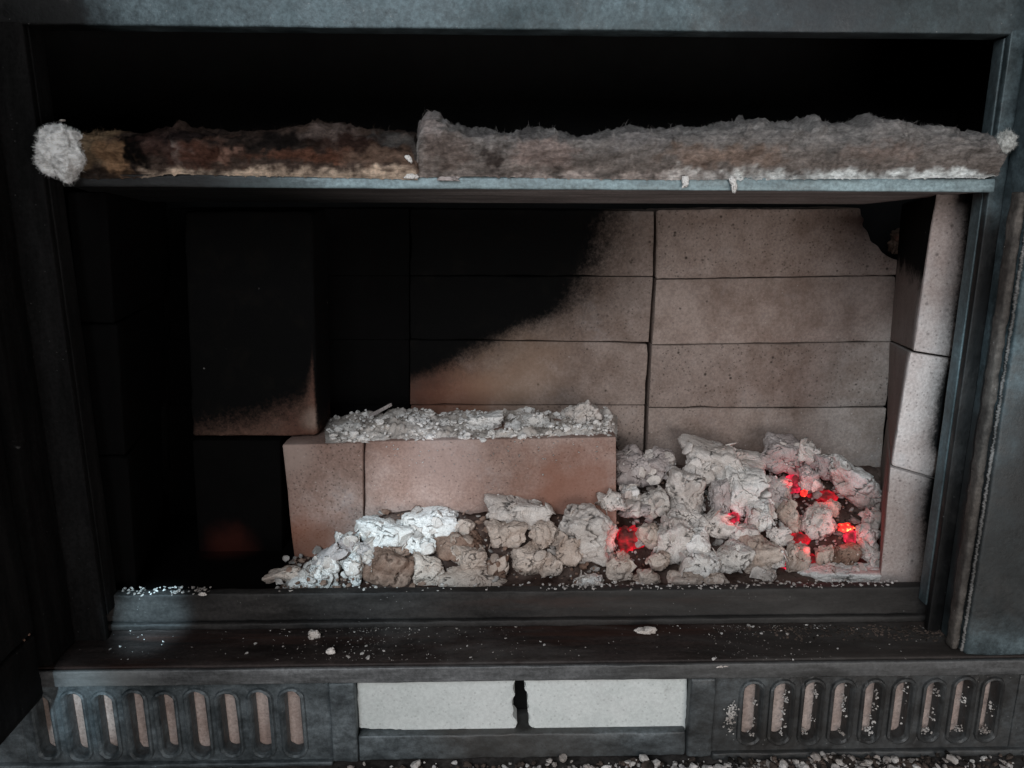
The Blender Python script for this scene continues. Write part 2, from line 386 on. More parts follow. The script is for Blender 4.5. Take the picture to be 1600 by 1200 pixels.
M_lip = metal_mat('plate_lip_steel', (0.06, 0.061, 0.061), (0.15, 0.152, 0.155), rust=(0.10, 0.07, 0.055), rustf=0.0, rough=0.5, specks=0.5, stretch=(0.25, 1, 1.5),
                  tone_patches=[tuple(P(1300, 1050, YF))+(0.2, (0.085, 0.08, 0.075), 0.4), tuple(P(160, 1050, YF))+(0.05, (0.32, 0.34, 0.34), 0.5)])  # greyer patch at right, pale one near the left end
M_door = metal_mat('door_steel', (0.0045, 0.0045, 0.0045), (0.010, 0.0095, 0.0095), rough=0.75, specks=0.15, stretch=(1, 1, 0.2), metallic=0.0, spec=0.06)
M_slotbrick = brick_mat('vent_brick', (0.30, 0.22, 0.19), (0.50, 0.41, 0.37), None, None, pits=0.4)
M_white = brick_mat('white_brick', (0.60, 0.63, 0.61), (0.70, 0.72, 0.70), None, None, pits=0.35, grain=0.4)

def ash_mat(name, c1, c2, dark=(0.05, 0.042, 0.037), darkf=0.5, warm=None, rock=1.0):
    s = NT(name)
    tc = s.n('ShaderNodeTexCoord').outputs['Object']
    oi = s.n('ShaderNodeObjectInfo')
    add = s.n('ShaderNodeVectorMath', operation='ADD'); s.l(tc, add.inputs[0])
    cmb = s.n('ShaderNodeCombineXYZ'); s.l(s.math('MULTIPLY', oi.outputs['Random'], 17.0), cmb.inputs[0]); s.l(cmb.outputs[0], add.inputs[1])
    v = add.outputs[0]
    big = s.noise(38, 4, 0.6, v); mid = s.noise(160, 5, 0.7, v); fine = s.noise(900, 3, 0.7, v)
    col = s.mix(s.ramp(big, 0.35, 0.65), c1, c2)
    hs = s.n('ShaderNodeHueSaturation'); s.l(s.ramp(fine, 0.25, 0.75, 0.8, 1.15), hs.inputs['Value']); s.l(col, hs.inputs['Color']); col = hs.outputs[0]
    at = s.n('ShaderNodeAttribute', attribute_name='crack')
    col = s.mix(s.math('MULTIPLY', s.ramp(at.outputs['Fac'], 0.25, 0.9), 0.85), col, dark)
    # fine hairline cracks
    wv = s.n('ShaderNodeVectorMath', operation='MULTIPLY_ADD')
    nn = s.n('ShaderNodeTexNoise'); s.l(v, nn.inputs['Vector']); nn.inputs['Scale'].default_value = 90
    s.l(nn.outputs['Color'], wv.inputs[0]); wv.inputs[1].default_value = (0.03, 0.03, 0.03); s.l(v, wv.inputs[2])
    cr = s.vor(52, 'DISTANCE_TO_EDGE', wv.outputs[0])
    hair = s.math('MULTIPLY', s.ramp(cr.outputs['Distance'], 0.004, 0.035, 1, 0), s.ramp(s.noise(70, 3, 0.6, v), 0.52, 0.62))
    col = s.mix(s.math('MULTIPLY', hair, 0.45), col, dark)
    ga = s.n('ShaderNodeAttribute', attribute_name='grain')
    gv = s.n('ShaderNodeCombineXYZ'); s.l(s.math('MULTIPLY', ga.outputs['Fac'], 900.0), gv.inputs[0])
    sx = s.n('ShaderNodeSeparateXYZ'); s.l(v, sx.inputs[0]); s.l(s.math('MULTIPLY', sx.outputs[0], 70.0), gv.inputs[1]); s.l(s.math('MULTIPLY', sx.outputs[2], 70.0), gv.inputs[2])
    gr = s.noise(1.0, 4, 0.65, gv.outputs[0], 0.4)
    lay = s.math('MULTIPLY', s.ramp(gr, 0.33, 0.45, 1, 0), s.ramp(big, 0.38, 0.60))
    col = s.mix(s.math('MULTIPLY', lay, 0.30), col, dark)
    blot = s.ramp(mid, 0.56, 0.70)
    col = s.mix(s.math('MULTIPLY', blot, darkf), col, dark)
    s.l(col, s.b.inputs['Base Color']); s.b.inputs['Roughness'].default_value = 0.97
    s.b.inputs['Specular IOR Level'].default_value = 0.05
    h = s.math('ADD', s.math('ADD', s.math('MULTIPLY', mid, 1.6), s.math('MULTIPLY', fine, 0.5)), s.math('MULTIPLY', hair, -0.8))
    h = s.math('ADD', h, s.math('MULTIPLY', gr, 1.5))
    s.bump(h, 0.55*rock, 0.0008)
    return s.m
MA = dict(
    white=ash_mat('ash_white', (0.72, 0.68, 0.64), (0.88, 0.855, 0.825), darkf=0.10),
    grey=ash_mat('ash_grey', (0.54, 0.475, 0.43), (0.76, 0.70, 0.655), darkf=0.25),
    mauve=ash_mat('ash_mauve', (0.38, 0.32, 0.305), (0.56, 0.50, 0.48), darkf=0.25),
    speck=ash_mat('ash_speckled', (0.48, 0.425, 0.38), (0.72, 0.67, 0.625), darkf=0.65),
    tan=ash_mat('ash_tan', (0.44, 0.34, 0.28), (0.66, 0.56, 0.49), darkf=0.28),
    brown=ash_mat('ash_brown', (0.20, 0.122, 0.09), (0.37, 0.255, 0.20), dark=(0.03, 0.018, 0.014), darkf=0.4),
)
M_bed = ash_mat('ash_bed_dust', (0.05, 0.03, 0.024), (0.14, 0.10, 0.085), dark=(0.012, 0.008, 0.007), darkf=0.8)
M_crumb = ash_mat('ash_crumb', (0.30, 0.26, 0.235), (0.62, 0.59, 0.56), darkf=0.4)
M_crumbd = ash_mat('char_crumb', (0.02, 0.018, 0.016), (0.12, 0.09, 0.075), darkf=0.6)

def ember_mat(name, deep, hot, strength, hotspot=0.62):
    s = NT(name)
    tc = s.n('ShaderNodeTexCoord').outputs['Object']
    a = s.noise(120, 5, 0.7, tc); b = s.noise(50, 3, 0.6, tc)
    col = s.mix(s.ramp(a, hotspot, hotspot+0.12), deep, hot)
    st = s.math('MULTIPLY', s.ramp(b, 0.34, 0.62, 0.03, 1.0), s.ramp(a, 0.32, 0.72, 0.45, 1.5))
    s.b.inputs['Base Color'].default_value = (0.08, 0.03, 0.025, 1); s.b.inputs['Roughness'].default_value = 0.95
    s.l(col, s.b.inputs['Emission Color']); s.l(s.math('MULTIPLY', st, strength), s.b.inputs['Emission Strength'])
    s.bump(a, 0.6, 0.002)
    return s.m
E_dim = ember_mat('ember_dim', (0.42, 0.004, 0.012), (0.9, 0.02, 0.04), 0.6)
E_red = ember_mat('ember_red', (0.80, 0.004, 0.02), (1.0, 0.03, 0.05), 0.95)
E_pink = ember_mat('ember_pink', (0.95, 0.02, 0.07), (1.0, 0.10, 0.10), 1.7)
E_hot = ember_mat('ember_hot', (1.0, 0.02, 0.015), (1.0, 0.30, 0.08), 4.5, 0.52)

# ------------------------------------------------------------------ the stove
stove = empty('wood_stove', 'black and blue-grey steel wood stove with its firebox open', 'stove')
stove.location = (0, YF, 0)
bpy.context.view_layer.update()
def st_parent(o):
    o.parent = stove; o.matrix_parent_inverse = stove.matrix_world.inverted(); return o
def sbox(name, *a, **k): return st_parent(box(name, *a, **k))

YSF = 0.560                              # recessed door seat
xi_r = wx(1520, 480, YSF); xi_l = wx(95, 480, YSF)       # inner edges of the seat
xo_r = wx(1545, 780, YF)                                 # inner edge of the outer plate
xo_l = wx(40, 780, YF)
zt_seat = wz(800, 44, YSF)
# door seat: top bar and two jambs
f = [P(0, 0, YSF)+Vector((-0.12, 0, 0.12)), P(1600, 0, YSF)+Vector((0.12, 0, 0.12)),
     Vector((0.62, YSF, wz(1580, 54, YSF))), Vector((-0.62, YSF, wz(60, 38, YSF)))]
zb0 = wz(75, 38, YSF); zb1 = wz(1560, 56, YSF)
f[2] = Vector((0.60, YSF, zb1+(zb1-zb0)*0.15)); f[3] = Vector((-0.60, YSF, zb0-(zb1-zb0)*0.3))
f[0] = Vector((-0.60, YSF, 0.78)); f[1] = Vector((0.60, YSF, 0.78))
st_parent(slab('frame_top_bar', f, [v+Vector((0, 0.022, 0)) for v in f], M_frame, r=0.0015, n=(40, 8, 2), rough=0.0006))
sbox('frame_jamb', xi_r, xo_r+0.05, YSF, YSF+0.006, ZL-0.01, zb1+0.004, M_sub, n=(6, 30, 2))
sbox('frame_jamb', xo_l-0.06, xi_l, YSF, YSF+0.006, ZL-0.01, zb0+0.002, M_door, n=(6, 30, 2))  # near-black colour stands for the open door's shade on this jamb
# inner returns, lit strip on the right, left one shaded by its black colour
sbox('jamb_return', xi_r-0.0005, xi_r+0.006, YSF+0.0065, YSF+0.018, ZR-0.01, zb1, M_return, r=0.0008, n=(2, 30, 3))
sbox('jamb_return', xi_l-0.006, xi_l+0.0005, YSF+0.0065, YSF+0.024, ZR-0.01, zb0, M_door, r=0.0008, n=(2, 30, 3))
# outer plates in front
sbox('outer_plate', xo_r, xo_r+0.22, YF, YF+0.035, ZL+0.0004, 0.80, M_frame, r=0.0025, n=(12, 40, 3), rough=0.0008)
sbox('outer_plate', xo_l-0.20, xo_l, YF, YF+0.035, ZL+0.0004, 0.80, M_door, r=0.0025, n=(12, 40, 3))  # left plate blackened likewise, door's shade put into the colour
# weld bead along the edge of the right plate
bm = bmesh.new(); zz = ZL+0.004; k = 0
while zz < 0.60:
    r = 0.0012+0.0004*random.random()+0.0006*noise.noise(Vector((zz*60, 0, 0)))
    mt = Matrix.Translation((xo_r-0.0008+random.uniform(-.0005, .0005), YF+0.003, zz)) @ Matrix.Diagonal((1, 0.8, 0.75, 1))
    bmesh.ops.create_icosphere(bm, subdivisions=1, radius=r, matrix=mt); zz += 0.0011; k += 1
st_parent(from_bm('weld_bead', bm, M_weld, smooth=True))['kind'] = 'stuff'
sbox('seal_strip', xo_r-0.0065, xo_r-0.0008, YF+0.006, YF+0.016, ZL+0.002, wz(1580, 300, YF), M_seal, r=0.002, n=(2, 60, 2), rough=0.0015)
# ledge and riser
xl0, xl1 = xo_l, xo_r
xr0, xr1 = wx(120, 930, YL), wx(1500, 930, YL)
sbox('ledge', xl0-0.15, xl1+0.20, YF+0.0005, YL+0.03, ZL-0.006, ZL, M_ledge, r=0.0014, n=(80, 2, 16), rough=0.0)
sbox('riser', xr0-0.05, xr1+0.03, YL, YL+0.010, ZL+0.001, ZR, M_riser, r=0.0018, n=(80, 8, 2), rough=0.0010)
sbox('riser_foot', xr0-0.05, xr1+0.03, YL-0.006, YL-0.0005, ZL+0.0005, ZL+0.006, M_riser, r=0.0016, n=(80, 2, 2), rough=0.0010)
sbox('firebox_floor', -0.45, 0.45, YL+0.0105, YB+0.05, ZFL-0.012, ZFL, M_sootbrick, n=(20, 2, 10))
# inner shell, all soot
sbox('back_panel', -0.50, 0.50, YB+0.070, YB+0.08, 0.02, 0.80, M_void)
sbox('side_panel', 0.46, 0.47, YSF+0.025, YB+0.07, 0.02, 0.80, M_void)
sbox('side_panel', -0.47, -0.46, YSF+0.025, YB+0.07, 0.02, 0.80, M_void)
sbox('top_panel', -0.50, 0.50, YSF+0.025, YB+0.08, 0.801, 0.81, M_void)

# ---- front plate with the two vent grilles
ZT = ZL-0.0003
def lip_z(py): return wz(800, py, YF)
z_lip = lip_z(1064); z_bot = 0.005
x_fl, x_fr = xo_l-0.19, xo_r+0.0
xg0, xg1 = wx(516, 1100, YF), wx(556, 1100, YF)       # left pillar
xg2, xg3 = wx(1076, 1100, YF), wx(1116, 1100, YF)     # right pillar
sbox('plate_lip', x_fl, x_fr+0.20, YF-0.004, YF-0.0005, lip_z(1060), ZT-0.0005, M_lip, r=0.0014, n=(70, 3, 2), rough=0.0006)
sbox('plate_pillar', xg0, xg1, YF-0.003, YF+0.030, z_bot, lip_z(1060)-0.0005, M_plate, r=0.002, n=(5, 12, 4), rough=0.0008)
sbox('plate_pillar', xg2, xg3, YF-0.003, YF+0.030, z_bot, lip_z(1060)-0.0005, M_plate, r=0.002, n=(5, 12, 4), rough=0.0008)
sbox('plate_sill', xg1+0.0005, xg2-0.0005, YF-0.001, YF+0.030, z_bot, lip_z(1146), M_plate, r=0.002, n=(30, 4, 4), rough=0.0012)
sbox('plate_head', xg1+0.0005, xg2-0.0005, YF+0.0005, YF+0.030, lip_z(1057), ZL-0.0068, M_plate, r=0.0015, n=(30, 3, 4), rough=0.0006)
sbox('cavity_back', xg1, xg2, YF+0.0305, YF+0.036, z_bot, ZL-0.008, M_void)

def grille(name, xs, y_top, y_bot, xa, xb, mat):
    z1, z0 = wz(800, 1066, YF), wz(800, 1184, YF)
    zc = (lip_z(y_top)+lip_z(y_bot))/2; hh = (lip_z(y_top)-lip_z(y_bot))/2
    cs = [wx(x, (y_top+y_bot)/2, YF) for x in xs]
    hw = 0.0056
    bnd = [xa] + [(cs[i]+cs[i+1])/2 for i in range(len(cs)-1)] + [xb]
    verts, faces = [], []; NS = 40
    jw = {c: (random.uniform(-.0004, .0004), random.uniform(-.0008, .0008)) for c in cs}
    def stad(off, c, i):
        a = 2*pi*i/NS; r = hw+off+jw[c][0]; dz = hh-hw+jw[c][1]
        x = r*cos(a); z = r*sin(a) + (dz if sin(a) > 0 else -dz)
        return c+x, zc+z
    prof = [(0.0042, 0.0), (0.0036, -0.0018), (0.0022, -0.0024), (0.0009, -0.0010), (0.0, 0.0012), (0.0, 0.005), (-0.0003, 0.0095)]
    for ci, c in enumerate(cs):
        a0, a1 = bnd[ci], bnd[ci+1]
        rings = []
        outer = []
        for i in range(NS):
            x, z = stad(0.0042, c, i); dx, dz = x-c, z-zc
            t = min(((a1-c)/dx if dx > 1e-9 else 1e9), ((a0-c)/dx if dx < -1e-9 else 1e9),
                    ((z1-zc)/dz if dz > 1e-9 else 1e9), ((z0-zc)/dz if dz < -1e-9 else 1e9))
            outer.append((c+dx*t, YF+0.002, zc+dz*t))
        # corners of the cell exactly
        for (xc_, zc_) in ((a0, z0), (a0, z1), (a1, z0), (a1, z1)):
            j = min(range(NS), key=lambda i: (outer[i][0]-xc_)**2+(outer[i][2]-zc_)**2); outer[j] = (xc_, YF+0.002, zc_)
        rings.append(outer)
        for off, dy in prof:
            ring = []
            for i in range(NS):
                x, z = stad(off, c, i)
                j = 0.0008*N3((x, dy*9, z), 260)
                ring.append((x+j, YF+0.002+dy+j*0.8, z))
            rings.append(ring)
        base = len(verts)
        for r_ in rings: verts.extend(r_)
        for r_ in range(len(rings)-1):
            for i in range(NS):
                j = (i+1) % NS
                faces.append((base+r_*NS+i, base+r_*NS+j, base+(r_+1)*NS+j, base+(r_+1)*NS+i))
    o = new_mesh(name, verts, faces, mat)
    return st_parent(o)
LS = [67, 117, 165, 213, 260, 309, 357, 407, 457]; RS = [1174, 1221, 1268, 1315, 1362, 1409, 1456, 1502, 1546]
grille('vent_grille', LS, 1080, 1174, wx(30, 1120, YF), xg0-0.0002, M_plate)
grille('vent_grille', RS, 1076, 1166, xg3+0.0002, wx(1585, 1120, YF), M_plate)
sbox('plate_end', wx(1585, 1120, YF)+0.0002, xo_r+0.2, YF+0.001, YF+0.012, z_bot, lip_z(1066), M_plate, rough=0.001, n=(10, 10, 2))
sbox('plate_end', x_fl, wx(30, 1120, YF)-0.0002, YF+0.002, YF+0.02, z_bot, lip_z(1066), M_plate)
sbox('plate_foot', x_fl, xg0-0.0005, YF-0.002, YF+0.01, 0.001, wz(800, 1184, YF), M_plate, r=0.0015, n=(40, 2, 2), rough=0.001)
sbox('plate_foot', xg3+0.0005, xo_r+0.2, YF-0.002, YF+0.01, 0.001, wz(800, 1180, YF), M_plate, r=0.0015, n=(40, 2, 2), rough=0.001)
sbox('vent_lining', x_fl, xg0-0.004, YF+0.0122, YF+0.05, 0.006, ZL-0.008, M_slotbrick, n=(20, 4, 2))
sbox('vent_lining', xg3+0.004, xo_r+0.09, YF+0.0122, YF+0.05, 0.006, ZL-0.008, M_slotbrick, n=(20, 4, 2))

# ---- open door at the far left
door = empty('stove_door', 'black stove door swung open at the left edge', 'door')
door.location = (wx(60, 1085, 0.49), 0.49, 0.02)
bpy.context.view_layer.update()
xd = wx(72, 1085, 0.500); zd = wz(72, 1087, 0.500)
for nm, args in (('door_frame', (xd-0.045, xd, 0.12, 0.500, zd, zd+0.05)), ('door_frame', (xd-0.045, xd, 0.445, 0.500, zd+0.0505, 0.70)),
                 ('door_frame', (xd-0.045, xd, 0.12, 0.17, zd+0.0505, 0.70)), ('door_glass', (xd-0.028, xd-0.022, 0.1705, 0.4445, zd+0.051, 0.70))):
    o = box(nm, *args, M_door, r=0.004, n=(4, 12, 6)); o.parent = door; o.matrix_parent_inverse = door.matrix_world.inverted()

# ---- baffle plate
baf = empty('baffle_plate', 'long bluish steel baffle plate carrying the insulation wool', 'metal plate')
YBF = 0.548
baf.location = P(800, 300, YBF)
bpy.context.view_layer.update()
fr = pxq((95, 272), (1556, 279), (1554, 301), (100, 292), YBF)
o1 = slab('front_strip', fr, [v+Vector((0, 0.004, 0)) for v in fr], M_strip, r=0.0010, n=(60, 4, 1), rough=0.0006)
a, b = P(100, 292, YBF), P(1554, 301, YBF)
up = Vector((0, 0, 0.0006))
bk0, bk1, bk2 = P(190, 315, 0.70), P(1350, 319, 0.70), P(1490, 304, 0.60)
vs = [a+up+Vector((0.002, 0.0045, 0)), b+up+Vector((-0.002, 0.0045, 0)), bk2, bk1, bk0]
bm = bmesh.new(); low = [bm.verts.new(v) for v in vs]; fc = bm.faces.new(low)
e = bmesh.ops.extrude_face_region(bm, geom=[fc])
bmesh.ops.translate(bm, verts=[g for g in e['geom'] if isinstance(g, bmesh.types.BMVert)], vec=(0, 0, 0.004))
o2 = from_bm('tray', bm, M_under)
for o in (o1, o2): o.parent = baf; o.matrix_parent_inverse = baf.matrix_world.inverted()

# ------------------------------------------------------------------ firebrick walls
def wall(name, label, loc):
    t = empty(name, label, 'brick wall'); t.location = loc
    bpy.context.view_layer.update(); return t
def put(o, t): o.parent = t; o.matrix_parent_inverse = t.matrix_world.inverted(); return o
back = wall('back_wall', 'pinkish firebrick wall at the back of the firebox, left half black with soot', (0, YB, ZFL))
g = 0.6
R = [[(1026, 328), (1400, 325)], [(1025, 436.5), (1401, 430.5)], [(1018, 539), (1396, 534)], [(1013, 637), (1386, 637)], [(1009, 738), (1376, 741)], [(1005, 838), (1366, 842)]]
bad = [(1026, 329), (1120, 327), (1240, 327), (1344, 325.5), (1345, 336), (1351, 343), (1347, 352), (1356, 362), (1361, 377), (1372, 385), (1378, 394), (1387, 401), (1396, 405),
       (1408, 408), (1407, 420), (1401, 429.5), (1210, 432.5), (1025, 435.5), (1026, 380)]
put(prism('brick', jag(bad, 9, 0.5, 2), YB, 0.06, M_back), back)['label'] = 'firebrick with its upper right corner broken off'
for i in range(1, 5):
    q = (R[i][0][0]+g, R[i][0][1]+g), (R[i][1][0]-g, R[i][1][1]+g), (R[i+1][1][0]-g, R[i+1][1][1]-g), (R[i+1][0][0]+g, R[i+1][0][1]-g)
    put(pxbrick('brick', q, YB+random.uniform(-.0016, .0016), 0.06, M_back, r=0.0009, chip=0.006, seed=i), back)
Lr = [[(640, 326), (1023, 329)], [(640, 431), (1021, 432)], [(640, 531), (1014, 535)], [(640, 633), (1008, 633)], [(641, 733), (1005, 733)], [(643, 833), (1001, 833)]]
for i in range(0, 5):
    q = (Lr[i][0][0]+g, Lr[i][0][1]+g), (Lr[i][1][0]-g, Lr[i][1][1]+g), (Lr[i+1][1][0]-g, Lr[i+1][1][1]-g), (Lr[i+1][0][0]+g, Lr[i+1][0][1]-g)
    put(pxbrick('brick', q, YB+random.uniform(-.0015, .0015), 0.06, M_back, r=0.0009, chip=0.007, seed=20+i), back)
for i in range(0, 5):
    y0, y1 = Lr[i][0][1], Lr[i+1][0][1]
    q = (262, y0+.15), (639.3, y0+.15), (639.3, y1-.15), (266, y1-.15)
    put(pxbrick('brick', q, YB+0.004+random.uniform(-.001, .002), 0.06, M_sootbrick, r=0.0006, chip=0.001, seed=40+i), back)
# right side wall: three bricks, each a little tilted
side = wall('side_wall', 'pale firebricks lining the right side of the firebox', (wx(1440, 900, YS), YS, ZFL))
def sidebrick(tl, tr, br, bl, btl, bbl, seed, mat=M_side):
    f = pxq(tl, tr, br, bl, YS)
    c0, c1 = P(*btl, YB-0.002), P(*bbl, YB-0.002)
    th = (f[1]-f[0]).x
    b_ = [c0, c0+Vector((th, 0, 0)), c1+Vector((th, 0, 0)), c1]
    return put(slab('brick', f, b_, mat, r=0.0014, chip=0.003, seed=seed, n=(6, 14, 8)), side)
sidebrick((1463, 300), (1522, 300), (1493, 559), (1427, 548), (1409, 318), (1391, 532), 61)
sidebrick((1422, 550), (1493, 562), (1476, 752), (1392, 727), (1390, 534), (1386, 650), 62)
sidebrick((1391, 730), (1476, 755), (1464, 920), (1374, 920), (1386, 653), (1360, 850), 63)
# brown broken fragment seen in the gap of the corner
c_ = P(1415, 378, YB+0.02)
# left side wall, black
lside = wall('side_wall', 'soot-black firebricks lining the left side of the firebox', (wx(160, 900, YS), YS, ZFL))
prev = None
for k, (ya, yb) in enumerate(((300, 505), (507, 712), (714, 920))):
    xa, xb = 104+(ya-300)*0.083, 104+(yb-300)*0.083
    f = pxq((xa, ya), (xa+62, ya), (xb+58, yb), (xb, yb), YS)
    za, zb_ = f[0].z, f[3].z
    b_ = [Vector((f[0].x-0.02, YB-0.002, za)), Vector((wx(262, ya, YB), YB-0.002, za)), Vector((wx(270, yb, YB), YB-0.002, zb_)), Vector((f[3].x-0.02, YB-0.002, zb_))]
    put(slab('brick', f, b_, M_sootbrick, r=0.002, chip=0.004, seed=70+k, n=(6, 12, 8)), lside)

# ------------------------------------------------------------------ loose bricks
def loose(quad, Y, d, mat, label, seed, group=None, **kw):
    o = pxbrick('firebrick', quad, Y, d, mat, r=kw.pop('r', 0.0016), chip=kw.pop('chip', 0.004), seed=seed, rough=0.0004, **kw)
    ground_origin(o); tag(o, label, 'brick', group); return o
loose(((441, 695), (567, 692), (567, 905), (462, 905)), YP, 0.064, M_loose, 'short reddish firebrick at the left end of the low loose wall, under bare top', 81)
loose(((569.5, 690), (963, 683), (964, 905), (570, 905)), YP+0.001, 0.064, M_loose, 'long reddish firebrick set on edge behind the coals with white ash on its top', 82, n=(26, 12, 6))
loose(((300, 688), (438, 688), (442, 905), (312, 905)), YP+0.014, 0.064, M_sootbrick, 'black sooted firebrick low on the left beneath the standing brick', 83)
loose(((286, 330), (487, 330), (497, 682), (300, 682)), YP+0.016, 0.060, M_stand, 'firebrick standing upright on the left, black above with a rusty red foot', 84, r=0.003, n=(10, 20, 6))
# white brick in the plate's middle opening, broken in two
wl = [(558, 1060), (640, 1059), (730, 1058.5), (801, 1058), (806, 1064), (800, 1074), (805, 1086), (799, 1098), (803, 1110), (801, 1120), (809, 1130), (804, 1139), (780, 1142), (730, 1140), (660, 1142), (600, 1140), (561, 1139), (559, 1100)]
wr = [(818, 1058), (900, 1057), (990, 1056), (1073, 1055), (1074, 1098), (1072, 1142), (1040, 1144), (980, 1142), (900, 1141), (850, 1139), (834, 1139), (828, 1136), (825, 1130), (828, 1120), (825, 1112), (827, 1104), (823, 1098), (826, 1090), (824, 1083), (820, 1077), (822, 1070), (818, 1064)]
for pts, lab in ((wl, 'left piece of the broken white brick in the front plate'), (wr, 'right piece of the broken white brick in the front plate')):
    o = prism('white_brick', jag(pts, 6, 0.9, 4), YF+0.006, 0.017, M_white, bev=0.0007); ground_origin(o); tag(o, lab, 'brick', 'pieces of the broken white brick')

# ------------------------------------------------------------------ coals
def radial(seed, cube=0.5, n=11, p=13, jit=0.22):
    rnd = random.Random(seed); pl = []
    for a in ((1, 0, 0), (-1, 0, 0), (0, 1, 0), (0, -1, 0), (0, 0, 1), (0, 0, -1)):
        v = Vector(a)+Vector([rnd.uniform(-.3, .3) for _ in range(3)]); pl.append((v.normalized(), rnd.uniform(0.78, 0.98)))
    for _ in range(n):
        v = Vector([rnd.gauss(0, 1) for _ in range(3)]).normalized(); pl.append((v, rnd.uniform(0.80, 1.05)))
    def f(d):
        s_ = 0
        for nn, o in pl:
            c = nn.dot(d)
            if c > 0: s_ += (c/o)**p
        return s_**(-1.0/p)
    return f
_ico = {}
def ico(sub):
    if sub not in _ico:
        bm = bmesh.new(); bmesh.ops.create_icosphere(bm, subdivisions=sub, radius=1)
        _ico[sub] = ([v.co.copy() for v in bm.verts], [[v.index for v in f_.verts] for f_ in bm.faces]); bm.free()
    return _ico[sub]
def surf_Y(px, py):
    if px < 960: return 0.606+(915-py)*0.00038
    return 0.606+(915-py)*0.00055
LV = []
def lump(name, px, py, w_, h_, tilt, mat, seed, label=None, cat='coal', group=None, Y=None, sub=5, cracks=1.0, rough=1.0, stri=0.55, deep=0.85, flat=0.0):
    if Y is None: Y = surf_Y(px, py)
    m = mpp(px, py, Y); hx, hz = w_*m/2, h_*m/2; hy = deep*(hx+hz)/2*1.05
    V, F = ico(sub); fr = radial(seed); so = Vector((seed*1.37, seed*0.71, seed*2.3)); rnd = random.Random(seed+5)
    ax = Vector([rnd.gauss(0, 1) for _ in range(3)]).normalized()
    out, cr = [], []; kk = 2.5/(hx+hy+hz)
    for d in V:
        r = fr(d); d0 = d; d = Vector((d.x*hx*kk, d.y*hy*kk, d.z*hz*kk))
        dw = d + 0.34*noise.noise_vector(d*2.4+so) + 0.10*noise.noise_vector(d*7+so)
        q = dw*1.55+so
        dist = noise.voronoi(q, distance_metric='DISTANCE')[0]
        e = dist[1]-dist[0]
        msk = min(1, max(0, 0.5+2.6*noise.noise(d*1.9+so*0.7)))
        gk = exp(-(e/0.07)**2)*cracks*msk
        ridge = abs(noise.noise(d*3.2+so*1.7))
        r *= 1 + 0.34*noise.noise(d*1.5+so) - 0.17*gk + rough*(0.16*noise.noise(d*2.9+so*2) + 0.065*noise.fractal(d*6+so, 0.8, 2.1, 4)) - 0.20*rough*(0.16-ridge if ridge < .16 else 0)
        # layered flaking along the grain
        t = d.dot(ax)*6+0.6*noise.noise(d*3+so); r *= 1 + stri*0.06*((t-math.floor(t))-0.5)
        dark = min(1.0, gk*0.9 + max(0, -noise.fractal(d*5+so*0.5, 0.9, 2.1, 3))*0.5)
        d = d0; out.append(Vector((d.x*r, d.y*r, d.z*r))); cr.append(dark)
    mx = [max(abs(v[k]) for v in out) for k in range(3)]
    rt = Matrix.Rotation(-radians(tilt), 3, 'Y')
    vs = [rt @ Vector((v.x/mx[0]*hx, v.y/mx[1]*hy, v.z/mx[2]*hz)) for v in out]
    me = bpy.data.meshes.new(name); me.from_pydata([tuple(v) for v in vs], [], F)
    me.polygons.foreach_set('use_smooth', [True]*len(F))
    at = me.attributes.new('crack', 'FLOAT', 'POINT'); at.data.foreach_set('value', cr)
    at = me.attributes.new('grain', 'FLOAT', 'POINT'); at.data.foreach_set('value', [v.dot(ax)+0.0012*noise.noise(v*180+so) for v in vs])
    me.materials.append(mat); me.update()
    o = bpy.data.objects.new(name, me); C.objects.link(o)
    c = P(px, py, Y+hy*0.35); zm = min(v.z for v in vs)
    if name == 'ashy_coal':
        ns = [v.normal.copy() for v in me.vertices]; k_ = max(1, len(vs)//160)
        LV.extend((c+vs[i], ns[i], mat) for i in range(0, len(vs), k_) if ns[i].z > -0.1 and ns[i].y < 0.35)
    me.transform(Matrix.Translation((0, 0, -zm))); o.location = c+Vector((0, 0, zm))
    if label: tag(o, label, cat, group)
    return o
G = 'ash-covered coals heaped in the firebox'
